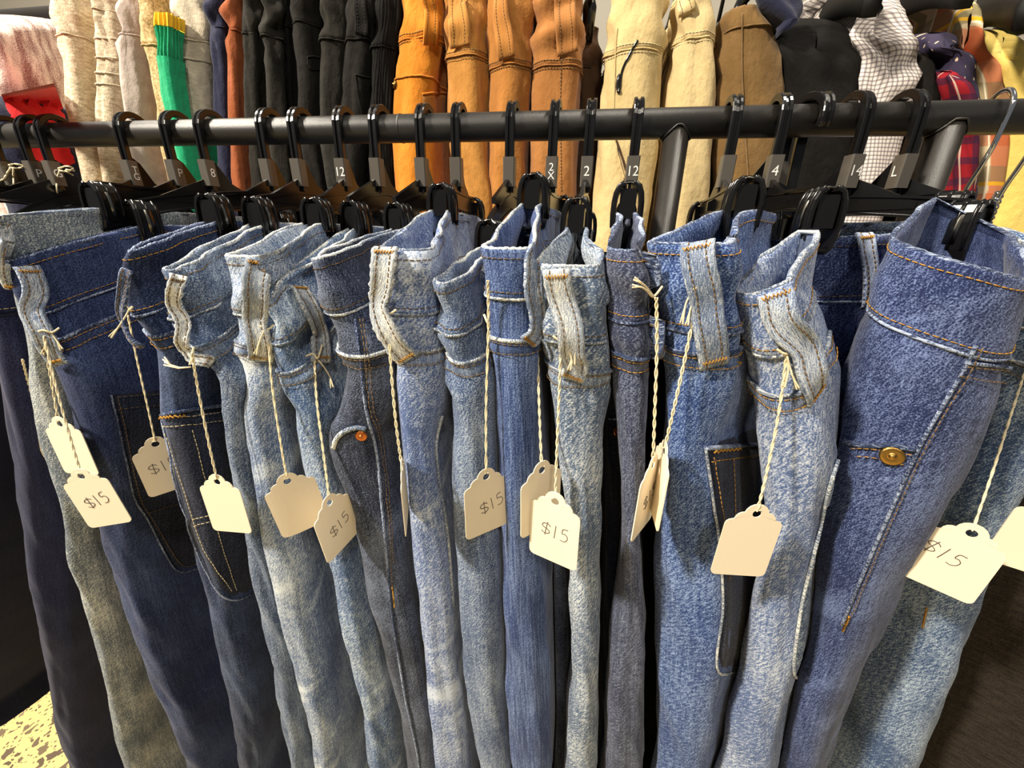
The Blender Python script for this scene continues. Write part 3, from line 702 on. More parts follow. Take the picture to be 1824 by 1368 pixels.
rivet_px(g, 1588, 810, 0.0066, M['brass'])
seam_px(g, [(1718, 646), (1760, 650), (1800, 656)], 0.0013, D['edge_dark'], 0.001, 'yoke_seam')
stitch_px(g, [[(1718, 652), (1760, 656), (1800, 662)], [(1704, 668), (1750, 676), (1792, 684)]], 'tan_thread', 0.002)
g = jeans('J17', 'washed', 'washed blue jeans at the right edge behind a price tag', 1605, 455, (1795, 398), 'edge_pale', 0.05, 0.024,
      left=[(1850, 450), (1800, 600), (1740, 800), (1660, 1000), (1600, 1200), (1535, 1368)],
      right=[(2010, 450), (1950, 600), (1890, 780), (1830, 880), (1797, 990), (1775, 1060), (1745, 1140), (1710, 1230), (1680, 1310), (1658, 1368)], L=0.16, yf=-0.125, thread='tan_thread')
tack_px(g, (1656, 1080), (1646, 1114), 'gold')
g = jeans('J18', 'charcoal', 'brown-black twill trousers in the bottom right corner', 1800, 455, None, 'navy', 0.05, 0.0, thread=None, cat='trousers', name='trousers',
      left=[(2060, 450), (1980, 700), (1880, 950), (1800, 1120), (1720, 1290), (1680, 1368)],
      right=[(2240, 450), (2150, 700), (2040, 950), (2000, 1120), (1950, 1290), (1930, 1368)], yf=-0.075, L=0.14)

# pairs hanging further back in the gaps; the black trousers are an added filler
g = jeans('J11b', 'charcoal_blue', 'dark jeans set back, glimpsed left of the pale ice-blue leg', 1020, 470, None, 'edge_dark', 0.04, 0.0, thread=None,
      left=[(985, 470), (978, 700), (980, 900), (984, 1100), (988, 1368)], right=[(1012, 470), (1012, 700), (1016, 1100), (1018, 1368)], yf=-0.125, L=0.10, pinch=0)
g = jeans('J13b', 'pocket_dark', 'dark jeans with copper rivet set back between ice-blue and slate pairs', 1092, 460, None, 'edge_dark', 0.04, 0.0, thread=None,
      left=[(1080, 460), (1078, 700), (1076, 850), (1074, 1000), (1066, 1200), (1062, 1368)], right=[(1106, 460), (1110, 700), (1110, 900), (1104, 1100), (1092, 1368)], yf=-0.125, L=0.10, pinch=0)
rivet_px(g, 1097, 766, 0.0045, M['copper']); seam_px(g, [(1086, 745), (1098, 746), (1110, 750)], 0.0012)
g = jeans('J13c', 'black_cloth', 'black trousers added to darken the gap between the slate and royal-blue jeans', 1215, 455, None, 'navy', 0.04, 0.0, thread=None, cat='trousers', name='trousers',
      left=[(1135, 455), (1132, 800), (1125, 1368)], right=[(1240, 455), (1225, 800), (1195, 1368)], yf=0.03, L=0.10, pinch=0)  # added garment: blocks the lit clothes behind so the gap stays black
# ------------------------------------------------------------------ price tags on strings
TW, TH = 0.0385, 0.061
def card_outline():
    """scalloped-top merchandise tag, hole centre at the origin, x right, y down"""
    hw = TW/2; b = TH-0.008
    r = [(0.003, -0.0070), (0.0055, -0.0055), (0.0072, -0.0032), (0.0080, -0.0008), (0.0098, -0.0006), (0.0118, 0.0006), (0.0132, 0.0026), (0.0138, 0.0048), (0.0150, 0.0050), (0.0170, 0.0056), (0.0186, 0.0070), (hw, 0.0092), (hw, 0.02), (hw, 0.034), (hw, b-0.004)]
    for i in range(1, 6):
        a = math.radians(90*i/5); r.append((hw-0.004+0.004*math.cos(a), b-0.004+0.004*math.sin(a)))
    r.append((hw*0.35, b))
    return [(0, -0.0075)] + r + [(-x, y) for x, y in reversed(r)]
OUT = card_outline()
DOLLAR = [[(0.9, 0.25), (0.65, 0.1), (0.3, 0.12), (0.12, 0.3), (0.3, 0.45), (0.65, 0.55), (0.85, 0.72), (0.65, 0.9), (0.3, 0.92), (0.08, 0.78)], [(0.62, -0.05), (0.5, 0.5), (0.42, 1.08)]]
ONE = [[(0.55, 0.0), (0.5, 0.5), (0.42, 1.05)]]
FIVE = [[(0.85, -0.02), (0.4, 0.04), (0.34, 0.4), (0.6, 0.38), (0.85, 0.55), (0.82, 0.82), (0.55, 1.02), (0.2, 1.0)]]
def price_tag(hole, Y, tilt, yaw, text, label, string=None, g=None, tie=None, tails=(), pitch=0.0, strot=-8, curl=0.0, txo=(-0.012, 0.02), fs=0.0105, sstart=None):
    h = P(hole[0], hole[1], Y)
    root = thing('price_tag', h, label, 'price tag', 'price tags on strings')
    ya = math.radians(yaw); R = Vector((math.cos(ya), math.sin(ya), 0)); N = Vector((math.sin(ya), -math.cos(ya), 0)); Dn = Vector((0, 0, -1))
    pa = math.radians(pitch); Dn, N = (Dn*math.cos(pa)+N*math.sin(pa)), (N*math.cos(pa)-Dn*math.sin(pa))
    ta = math.radians(tilt); R2 = R*math.cos(ta)-Dn*math.sin(ta); D2 = Dn*math.cos(ta)+R*math.sin(ta)
    def pt(x, y, n=0.0):
        bow = curl*(x/(TW/2))**2*0.004
        return h + R2*x + D2*y + N*(n+bow)
    # card: rings from the punched hole out to the outline
    no = len(OUT); ho = []
    for (x, y) in OUT:
        l = math.hypot(x, y) or 1; ho.append((x/l*0.0029, y/l*0.0029))
    th = 0.00035; vs = []; fs_ = []; K = 5
    for sgn in (1, -1):
        for k in range(K+1):
            for i in range(no):
                a, b = ho[i], OUT[i]; u = k/K; vs.append(pt(a[0]+(b[0]-a[0])*u, a[1]+(b[1]-a[1])*u, th*sgn))
    n1 = (K+1)*no
    for k in range(K):
        for i in range(no):
            j = (i+1) % no
            fs_.append((k*no+i, k*no+j, (k+1)*no+j, (k+1)*no+i)); fs_.append((n1+k*no+i, n1+(k+1)*no+i, n1+(k+1)*no+j, n1+k*no+j))
    for i in range(no):
        j = (i+1) % no; fs_.append((K*no+i, K*no+j, n1+K*no+j, n1+K*no+i)); fs_.append((i, n1+i, n1+j, j))
    card = MB().add(vs, fs_).build('card', M['card'], root, smooth=False)
    if text:
        sr = math.radians(strot); x0 = txo[0]
        for ch, wd in ((DOLLAR, 0.0085), (ONE, 0.005), (FIVE, 0.008)):
            mb = MB()
            for st in ch:
                p = dens([Vector((a, b, 0)) for a, b in st], 5); q = []
                for v in p:
                    lx, ly = x0+v.x*wd, v.y*fs; rx = lx*math.cos(sr)-ly*math.sin(sr); ry = lx*math.sin(sr)+ly*math.cos(sr)
                    q.append(pt(rx, txo[1]+ry, th+0.0001))
                mb.tube(q, 0.00030, 5)
            mb.build('handwritten_digit' if ch is not DOLLAR else 'dollar_sign', M['pencil'], card); x0 += wd*1.05
    if string:
        top = None
        if g is not None:
            hh = g.hit(string[0][0], string[0][1], 0.007)
            if hh: top = hh[0]
        if top is None: top = P(string[0][0], string[0][1], Y)
        dt = (top-CAM).dot(fw); db = (h-CAM).dot(fw); pp = dens([Vector((a[0], a[1], 0)) for a in string], 10)
        n = len(pp); pts = [CAM+ray(p.x, p.y)*(dt+(db-dt)*i/(n-1)) for i, p in enumerate(pp)]
        pts[-1] = h - D2*0.0033 + N*0.0010
        mb = MB()
        for ph in (0, PI):
            q = []; 
            fine = dens(pts, 3) if len(pts) > 3 else pts
            for i, p in enumerate(fine):
                an = i*0.55+ph; e = min(1, (len(fine)-1-i)/10)
                q.append(p + RT*math.cos(an)*0.0005*1.0 + N*math.sin(an)*0.0005 + RT*(0.0012*math.sin(ph+PI/2))*(1-e))
            mb = MB().tube(q, 0.00058, 5); mb.build('string_strand', M['string'], root)
        def soft(pxs, lift=0.008, name='string_end', r=0.0006):
            hs = g.cast(pxs, lift, 6) if g is not None else []
            ps = [a for a, b in hs] if hs else [CAM+ray(*p)*dt for p in pxs]
            # keep the tail smooth and off the cloth
            dd = [(p-CAM).dot(fw) for p in ps]; md = min(min(dd), dt)
            pxp = dens([Vector((a[0], a[1], 0)) for a in pxs], 6)
            pts_ = [CAM+ray(p.x, p.y)*(md*0.5+d_*0.5) for p, d_ in zip(pxp, dd)] if len(pxp) == len(dd) else ps
            m_ = MB(); m_.tube(pts_, r, 5); return m_.build(name, M['string'], root)
        if tie: soft(tie, 0.0075, 'string_knot', 0.0008)
        for t in tails:
            soft(t)
            e = t[-1]; e0 = t[-2]; dx, dy = e[0]-e0[0], e[1]-e0[1]; l = math.hypot(dx, dy) or 1
            soft([t[-2], (e[0]-dy/l*5, e[1]+dx/l*5)], r=0.0005)
    return root
YT = -0.198
price_tag((107, 755), YT+0.010, 2, 2, False, 'blank-looking price tag tucked behind the leftmost $15 tag', [(74, 600), (88, 660), (104, 750)], J['J2'], None, [], txo=(-0.012, 0.02))
price_tag((66, 735), YT+0.03, 3, 0, False, 'sliver of a price tag behind the pale grey jeans, far left', [(40, 640), (50, 680), (66, 735)], J['J1'])
price_tag((145, 848), YT-0.014, 9, 14, True, 'leftmost fully visible tag marked $15, over the pale grey jeans', [(78, 598), (100, 690), (125, 780), (145, 846)], J['J3'], [(62, 596), (75, 588), (92, 592), (106, 584)], [[(92, 594), (102, 608), (112, 622)], [(78, 600), (80, 615), (78, 632)]], strot=-14)
price_tag((277, 791), YT+0.030, 3, 50, True, '$15 tag half hidden by the dark blue jeans beside it', [(228, 562), (244, 640), (262, 720), (277, 790)], J['J4'], [(226, 546), (231, 552), (236, 546)], [[(232, 548), (222, 566), (210, 584), (198, 602)]], txo=(-0.013, 0.018))
price_tag((387, 858), YT, 2, 2, False, 'blank tag over the outlined dark back pocket', [(342, 628), (352, 690), (372, 790), (387, 857)], J['J5'], [(345, 618), (342, 635), (338, 650)], [[(340, 654), (320, 655), (304, 650), (290, 640)], [(340, 654), (318, 656), (292, 650)]])
price_tag((512, 857), YT, 8, 44, False, 'blank curled tag on the light faded jeans', [(478, 590), (484, 680), (500, 790), (512, 856)], J['J6'], [(452, 574), (466, 582), (478, 586), (488, 578)], [[(470, 590), (462, 610), (457, 632)]], curl=-0.6)
price_tag((587, 895), YT, 8, 78, True, 'narrow turned $15 tag left of the riveted pocket', [(560, 642), (565, 720), (578, 820), (587, 894)], J['J7'], [(545, 634), (558, 630), (566, 638), (574, 614)], [[(566, 640), (578, 655), (588, 672), (594, 690)]], strot=-12, txo=(-0.010, 0.022))
price_tag((716, 832), YT, 3, 110, False, 'tag seen edge-on against the sky-blue jeans', [(691, 560), (697, 660), (706, 760), (716, 830)], J['J9'], [(672, 554), (690, 560), (706, 552)])
price_tag((866, 849), YT+0.010, 1, 42, True, '$15 tag half behind the saturated dark blue leg', [(869, 500), (870, 580), (866, 720), (866, 848)], None, [(862, 560), (867, 572), (872, 582)], strot=-14, txo=(-0.008, 0.022))
price_tag((965, 837), YT+0.002, 2, 46, False, 'blank tag behind the central $15 tag', [(957, 545), (958, 640), (961, 740), (965, 836)], J['J11'], [(936, 532), (948, 534), (958, 544)])
price_tag((989, 893), YT-0.012, 1, -22, True, 'central bright tag marked $15 below the broad slanting loop', [(999, 612), (996, 700), (992, 800), (989, 892)], J['J12'], [(985, 598), (998, 606), (1012, 598), (1024, 590)], [[(1002, 606), (1012, 618), (1018, 640), (1016, 660)], [(1002, 606), (1022, 620), (1024, 650)]], strot=2, txo=(-0.010, 0.020))
price_tag((1163, 828), YT, -2, 60, True, 'narrow turned $15 tag, left one of the pair facing each other', [(1169, 530), (1170, 620), (1166, 740), (1163, 827)], J['J13'], [(1152, 516), (1164, 528), (1180, 510)], [[(1166, 530), (1148, 508), (1128, 498)], [(1166, 530), (1144, 512), (1126, 512)]], strot=-20, txo=(-0.009, 0.022))
price_tag((1183, 803), YT+0.002, -1, -89, False, 'tag seen nearly edge-on beside the royal-blue leg', [(1243, 526), (1222, 630), (1200, 730), (1183, 802)], J['J14'], [(1232, 516), (1246, 512), (1262, 520), (1280, 506)], [[(1236, 518), (1222, 540), (1216, 578)], [(1242, 520), (1230, 550), (1226, 580)]])
price_tag((1348, 915), YT-0.004, -2, 8, False, 'blank tag between the royal-blue and powder-blue jeans', [(1401, 632), (1388, 730), (1366, 840), (1348, 914)], J['J15'], [(1384, 622), (1400, 630), (1420, 620), (1438, 606)], [[(1402, 634), (1404, 660), (1398, 690)], [(1402, 634), (1412, 670), (1424, 692)]])
price_tag((1731, 950), YT+0.022, -4, -32, True, '$15 tag hanging at the right over the washed blue jeans', [(1826, 660), (1800, 740), (1765, 850), (1731, 949)], J['J17'], strot=14, txo=(-0.016, 0.018))
price_tag((1892, 908), YT+0.03, -4, -20, False, 'tag cut off by the right edge of the picture', [(1900, 650), (1900, 780), (1892, 907)], None)
# ------------------------------------------------------------------ clip hangers on the rail
def text_mesh(body, size):
    cu = bpy.data.curves.new('print', 'FONT'); cu.body = body; cu.size = size; cu.align_x = 'CENTER'; cu.align_y = 'CENTER'; cu.space_line = 0.75
    o = bpy.data.objects.new('print', cu); COL.objects.link(o)
    dg = bpy.context.evaluated_depsgraph_get(); me = o.evaluated_get(dg).to_mesh()
    vs = [v.co.copy() for v in me.vertices]; fs = [tuple(p.vertices) for p in me.polygons]
    o.evaluated_get(dg).to_mesh_clear(); bpy.data.objects.remove(o); bpy.data.curves.remove(cu)
    return vs, fs
M['steel'] = plain('spring_steel', (120, 116, 108), 0.3, 1.0)
HPROF = [(-.0040, -.0028), (-.0044, -.002), (-.0044, .0024), (-.0036, .0030), (-.0016, .0030), (-.0010, .0014), (.0010, .0014), (.0016, .0030), (.0036, .0030), (.0044, .0024), (.0044, -.002), (.0040, -.0028)]
def hanger(px, clip, label, size=None, side=0, rev=False, body=True, grey=False, zend=None):
    hx = hookx(px); hp = Vector((hx, 0, BARZ))
    if clip is None: clip = Vector((hx+0.0, -0.11, 1.225))
    d = Vector((hp.x-clip.x, hp.y-clip.y, 0)); dist = d.length; Ah = d.normalized(); B = Vector((Ah.y, -Ah.x, 0)); Z = Vector((0, 0, 1))
    sg = -1 if rev else 1
    Aarm, Barm = Ah, B; Ah = (Ah*0.3+Vector((0, 0.7, 0))).normalized(); B = Vector((Ah.y, -Ah.x, 0))
    root = thing('clip_hanger', hp+Z*(-0.07), label, 'hanger', 'black clip hangers on the front rail')
    def pt(a, z, b=0.0): return hp + Ah*a + B*b + Z*z       # follows the current axes
    r = 0.0172
    path = [(r*math.cos(math.radians(a)), r*math.sin(math.radians(a))+0.0008) for a in range(-28, 181, 11)]
    path += [(-r*1.0, -0.006), (-r*1.0, -0.013), (-r*1.0, -0.021), (-r*0.99, -0.029), (-r*0.97, -0.037), (-r*0.95, -0.046), (-r*0.92, -0.060)]
    path = [(a*sg, z) for a, z in path]
    pts = [pt(a, z) for a, z in path]; nor = []; side_ = []
    for i in range(len(pts)):
        t = (pts[min(len(pts)-1, i+1)]-pts[max(0, i-1)]).normalized(); side_.append(B); n = B.cross(t).normalized()
        nor.append(n if not rev else n)
    out = nor[8]; flip = 1 if out.dot(pts[8]-hp) > 0 else -1
    nor = [n*flip for n in nor]
    MB().sweep(pts, side_, nor, HPROF).build('hook', M['plastic'], root, smooth=False)
    if not body: return root
    a0 = -r*0.96*sg
    # size clip: a small sleeve on the stem
    cz = -0.0425; c = pt(a0, cz); hA, hB, hZ = 0.0058, 0.0056, 0.0128
    vs = []
    sl = MB(); k = 0.0008
    prof = [(-hB+k, -hA), (hB-k, -hA), (hB, -hA+k), (hB, hA-k), (hB-k, hA), (-hB+k, hA), (-hB, hA-k), (-hB, -hA+k)]
    lean = Ah*(0.0004*sg)
    sl.sweep([c+Z*hZ-lean, c+Z*(hZ-0.0008)-lean*0.95, c-Z*(hZ-0.0008)+lean*0.95, c-Z*hZ+lean], [B]*4, [Ah]*4, prof)
    sc = sl.build('size_clip', M['plastic_grey'], root, smooth=False)
    for q in (1, -1): MB().tube([c+Z*(hZ+0.006)*q-lean*q, c+Z*(hZ-0.001)*q-lean*q], 0.0016, 6).build('stem_pin', M['plastic_grey'], sc)
    if size:
        tv, tf = text_mesh(size, 0.0118 if '\n' not in size else 0.0095)
        if side == 0: U, V, o = B, Z-Ah*(0.0004*sg/hZ), c-Ah*(hA+0.0003)
        elif side == 1: U, V, o = Ah, Z, c+B*(hB+0.0003)
        else: U, V, o = -Ah, Z, c-B*(hB+0.0003)
        wmax = max(abs(v.x) for v in tv); lim = (hB if side == 0 else hA)*0.92; kx = min(1, lim/wmax)
        MB().add([o+U*v.x*kx+V.normalized()*v.y for v in tv], tf).build('size_print', M['white_print'], sc, smooth=False)
    # arm
    Ah, B = Aarm, Barm
    zc = clip.z-hp.z; ze = zc+0.016
    af = -dist; ab = dist*0.8
    arm = []
    n = 24
    for i in range(n+1):
        a = af+(ab-af)*i/n; u = abs(a)/max(dist, 0.01); arm.append((a, -0.068+(ze+0.068)*min(1, u)**1.6))
    ap = [pt(a, z) for a, z in arm]
    nn = [Z]*len(ap)
    IP = [(-.0026, -.008), (.0026, -.008), (.0026, -.0062), (.0011, -.0056), (.0011, .0052), (.0030, .0060), (.0030, .0080), (-.0030, .0080), (-.0030, .0060), (-.0011, .0052), (-.0011, -.0056), (-.0026, -.0062)]
    MB().sweep(ap, [B]*len(ap), nn, IP).build('arm', M['plastic'], root, smooth=False)
    gu = MB(); P2 = [(a0-0.003, -0.048), (a0+0.003, -0.026), (a0+0.011, -0.031), (a0+0.024, -0.050), (a0+0.055, -0.066), (a0+0.055, -0.074), (a0-0.05, -0.074), (a0-0.05, -0.069)]
    vs = [pt(a, z, q) for q in (-0.0018, 0.0018) for a, z in P2]; m = len(P2)
    gu.add(vs, [tuple(range(m)), tuple(range(m, 2*m))[::-1]] + [(i, (i+1) % m, m+(i+1) % m, m+i) for i in range(m)]).build('neck', M['plastic'], root, smooth=False)
    # clips at both ends: two ribbed jaws and a spring bow each
    for ac, zz in ((af, zc), (ab, ze-0.016)):
        o = pt(ac, zz)
        for q in (-1, 1):
            prof = [(0.0042, -0.019), (0.0066, -0.017), (0.0088, -0.010), (0.0094, 0.000), (0.0092, 0.008), (0.0084, 0.014), (0.0066, 0.0185), (0.0040, 0.0205), (0.0028, 0.0205)]
            pts = [o+B*q*b+Z*z for b, z in prof]
            nr = []
            for i in range(len(pts)):
                t = (pts[min(len(pts)-1, i+1)]-pts[max(0, i-1)]).normalized(); nv = t.cross(Ah).normalized(); nr.append(nv if nv.dot(B*q) > 0 else -nv)
            jw = MB().sweep(pts, [Ah]*len(pts), nr, [(-.0105, -.0010), (.0105, -.0010), (.0105, .0010), (.0095, .0018), (-.0095, .0018), (-.0105, .0010)]).build('clip_jaw', M['plastic'], root, smooth=False)
            for e in (-0.0078, 0.0, 0.0078):
                MB().tube([p+Ah*e+v*0.0018 for p, v in zip(pts[2:], nr[2:])], 0.0013, 6).build('rib', M['plastic'], jw)
        MB().box(o+Z*0.007, Ah*0.0085, B*0.0062, Z*0.0105).build('clip_core', M['plastic'], root, smooth=False)
        bow = []
        for i in range(13):
            an = PI*i/12; bow.append(o+B*(0.0116*math.cos(an))+Z*(0.004+0.0185*math.sin(an)))
        bow = [o+B*0.0118-Z*0.006]+bow+[o-B*0.0118-Z*0.006]
        nr = [((p-(o+Z*0.004)).normalized()) for p in bow]
        MB().sweep(bow, [Ah]*len(bow), nr, [(-.0032, -.0004), (.0032, -.0004), (.0032, .0006), (-.0032, .0006)]).build('clip_spring', M['steel'], root)
    return root
def clip_of(key):
    c = J[key].c; t = 1+c.aclip/0.1; z = c.ztop(t)
    return (c.S(t, z)+c.S(-t, z))/2
HL = [(105, 'J0', 'G', 1, 'hanger marked G with string around its neck, far left'),
      (240, 'J1', 'T\nG', 1, 'hanger marked TG above the dark indigo jeans'),
      (320, 'J2', 'P', 1, 'hanger marked P, right of the one marked TG'),
      (380, 'J3', '8', 1, 'hanger marked 8 in front of the navy and rust trousers'),
      (485, 'J4', None, 0, 'unmarked hanger with pale size clip, right of the one marked 8'),
      (540, 'J5', None, 0, 'unmarked hanger left of the one marked 12'),
      (617, 'J6', '12', 0, 'hanger marked 12 in front of the charcoal trousers'),
      (680, 'J7', None, 0, 'unmarked hanger left of the orange trousers'),
      (760, 'J8', None, 0, 'unmarked hanger in front of the orange trousers'),
      (820, 'J9', None, 0, 'unmarked hanger holding the sky-blue jeans'),
      (915, 'J10', None, 0, 'unmarked hanger left of the one marked 2X'),
      (990, 'J11', '2\nX', 0, 'hanger marked 2X holding the saturated blue jeans'),
      (1052, 'J12', '2', 0, 'hanger marked 2 above the pale ice-blue jeans'),
      (1133, 'J13', '12', 0, 'hanger marked 12 in front of the cream trousers'),
      (1300, 'J14', None, 0, 'unmarked hanger right of the rail post'),
      (1382, 'J15', '4', 0, 'hanger marked 4 in front of the olive trousers'),
      (1515, 'J16', '14', 0, 'hanger marked 14 holding the large deep-blue jeans'),
      (1605, 'J17', 'L', -1, 'hanger marked L, rightmost black one')]
for px, k, sz, sd, lab in HL:
    hanger(px, clip_of(k) if J[k].c.aclip else None, lab, sz, sd)
hanger(20, Vector((hookx(20)-0.02, -0.11, 1.225)), 'hanger at the far left edge with white string on its neck')
hanger(70, Vector((hookx(70)-0.01, -0.11, 1.225)), 'hanger marked P at the far left, left of the one marked G', 'P', 1)
hanger(1437, clip_of('J15b'), 'left of two reversed hangers, hook tip towards the aisle', rev=True, body=True)
hanger(1452, None, 'right of two reversed hangers, only its hook showing', rev=True, body=False)
def wire_hanger(px, label):
    hx = hookx(px); hp = Vector((hx, 0, BARZ)); Ah = Vector((0.25, 1, 0)).normalized(); B = Vector((Ah.y, -Ah.x, 0)); Z = Vector((0, 0, 1))
    root = thing('wire_hanger', hp-Z*0.09, label, 'hanger', 'chrome wire hangers')
    r = 0.0165
    path = [(r*1.25*math.cos(math.radians(a))-0.003, r*math.sin(math.radians(a))+0.001) for a in range(-30, 181, 12)]
    path += [(-r*1.3, -0.012), (-r*1.15, -0.025), (-r*0.7, -0.040), (-r*0.3, -0.052), (0, -0.066)]
    MB().tube(dens([hp+Ah*a+Z*z for a, z in path], 3), 0.0018, 8).build('hook', M['chrome'], root)
    for ph in (0, PI):
        MB().tube([hp+Z*(-0.056-0.03*i/40)+B*0.0021*math.cos(i*0.55+ph)+Ah*0.0021*math.sin(i*0.55+ph) for i in range(41)], 0.0016, 6).build('twisted_neck', M['chrome'], root)
    tri = [hp+Z*-0.085, hp+Ah*-0.10+Z*-0.125, hp+Ah*-0.105+Z*-0.131, hp+Ah*0.105+Z*-0.131, hp+Ah*0.10+Z*-0.125]
    MB().tube(tri, 0.0016, 6, closed=True).build('wire_frame', M['chrome'], root)
wire_hanger(1765, 'left chrome wire hanger hook at the right end of the rail')
wire_hanger(1835, 'right chrome wire hanger hook cut by the picture edge')
def neck_string(px, pts, lab, Y=-0.01):
    o = MB(); root = thing('white_string', P(pts[0][0][0], pts[0][0][1], Y), lab, 'string')
    for p in pts: MB().tube([P(q.x, q.y, Y-0.004*math.sin(i)) for i, q in enumerate(dens([Vector((a, b, 0)) for a, b in p], 6))], 0.0009, 5).build('strand', M['string'], root)
neck_string(20, [[(16, 294), (28, 292), (42, 296), (30, 300), (16, 298)], [(20, 298), (12, 310), (0, 330)], [(24, 298), (24, 320), (26, 345)], [(18, 300), (6, 318), (-6, 326)]], 'white string tied round the leftmost hanger neck', -0.02)
neck_string(105, [[(104, 300), (118, 296), (130, 300), (118, 306), (104, 302)], [(106, 304), (101, 325), (103, 352)], [(116, 304), (130, 312)], [(118, 302), (132, 304)]], 'white string tied round the hanger marked G', -0.02)
# ------------------------------------------------------------------ second rail with trousers and tops behind
YB = 0.215
BZ2 = 1.60; YB2 = YB+0.17
def rail2():
    r = thing('clothes_rail', (0, YB2, 0), 'taller rail behind carrying coloured trousers and tops', 'clothes rail')
    MB().tube([(-1.9, YB2, BZ2), (1.6, YB2, BZ2)], RB, 24).build('rail', M['bar'], r)
    for x in (-1.75, 1.45):
        MB().tube([(x, YB2, BZ2), (x, YB2, 0.03)], 0.0125, 20).build('post', M['bar'], r)
        MB().tube([(x, YB2-0.15, 0.022), (x, YB2+0.15, 0.022)], 0.0125, 16).build('foot', M['bar'], r)
rail2()
C = {}
def ct(k, a, b, *r, **kw): C[k] = cloth('cloth_'+k, a, b, *r, **kw)
ct('oat', (160, 142, 114), (222, 206, 178), 90, 500, 1.0, sc=(1, 3, 1))
ct('oat2', (158, 142, 116), (218, 204, 178), 90, 500, 1.0, sc=(1, 3, 1))
ct('lilac', (150, 136, 130), (192, 178, 168), 60, 700, 0.6)
ct('tweed', (120, 100, 60), (222, 190, 140), 260, 900, 1.0)
ct('green', (18, 132, 88), (40, 168, 116), 40, 800, 0.4)
ct('yellow_rib', (236, 184, 30), (250, 206, 60), 40, 800, 0.3)
ct('stone', (176, 164, 142), (214, 202, 180), 90, 700, 0.7, sc=(1, 3, 1))
ct('navy', (24, 26, 44), (44, 46, 70), 60, 700, 0.5)
ct('rust', (126, 64, 34), (160, 90, 54), 40, 900, 0.5)
ct('black', (19, 18, 16), (36, 33, 30), 40, 900, 0.5, sheen=0.0)
ct('black2', (15, 14, 13), (28, 26, 24), 40, 900, 0.5, sheen=0.0)
ct('charc', (29, 28, 25), (48, 45, 40), 40, 900, 0.5, sheen=0.03)
ct('orange', (186, 108, 24), (212, 136, 44), 26, 900, 0.6)
ct('camel', (160, 106, 44), (188, 134, 66), 26, 900, 0.6)
ct('camel2', (150, 96, 40), (180, 122, 60), 26, 900, 0.6)
ct('camel3', (146, 92, 44), (174, 120, 66), 26, 900, 0.6)
ct('cream', (188, 162, 108), (214, 192, 142), 26, 900, 0.6)
ct('cream2', (190, 166, 114), (216, 194, 146), 26, 900, 0.6)
ct('olive', (104, 78, 42), (132, 102, 62), 26, 900, 0.6)
ct('brown', (58, 40, 26), (84, 60, 40), 26, 900, 0.6)
ct('yellow', (226, 196, 96), (242, 216, 124), 20, 900, 0.3)
ct('lime', (196, 206, 40), (214, 222, 70), 20, 900, 0.3)
ct('red', (196, 30, 34), (220, 44, 48), 40, 900, 0.4)
ct('tiedye', (128, 84, 78), (236, 218, 206), 22, 700, 1.7, sc=(3, 0.7, 1))
C['check'] = plaid('fine_check', (226, 216, 208), [('u', 0.0046, 0.36, 0, (92, 82, 88), 0.6), ('v', 0.0046, 0.36, 0, (92, 82, 88), 0.6)])
C['plaid'] = plaid('orange_plaid', (206, 186, 150), [('u', 0.07, 0.42, 0.1, (196, 92, 44), 0.75), ('v', 0.09, 0.4, 0.3, (190, 90, 50), 0.6), ('u', 0.07, 0.2, 0.55, (122, 112, 74), 0.7), ('v', 0.09, 0.2, 0.75, (124, 116, 84), 0.6), ('u', 0.07, 0.05, 0.62, (226, 170, 40), 0.9), ('v', 0.09, 0.05, 0.8, (226, 170, 40), 0.9), ('u', 0.035, 0.06, 0.3, (240, 226, 200), 0.8)])
C['redplaid'] = plaid('red_plaid', (140, 30, 38), [('u', 0.022, 0.35, 0, (52, 34, 56), 0.7), ('v', 0.022, 0.35, 0, (52, 34, 56), 0.7), ('u', 0.022, 0.08, 0.6, (220, 200, 180), 0.6)])
def dots():
    m, nt, b = newmat('navy_dots'); q = NB(nt); uv = q.n('ShaderNodeUVMap').outputs[0]
    v = q.n('ShaderNodeTexVoronoi'); q.L(uv, v.inputs['Vector']); v.inputs['Scale'].default_value = 95; v.inputs['Randomness'].default_value = 0.45
    q.L(q.ramp(v.outputs['Distance'], [(0.16, lin((214, 190, 160))), (0.2, lin((44, 36, 62)))]), b.inputs['Base Color']); b.inputs['Roughness'].default_value = 0.9
    return m
C['dots'] = dots()

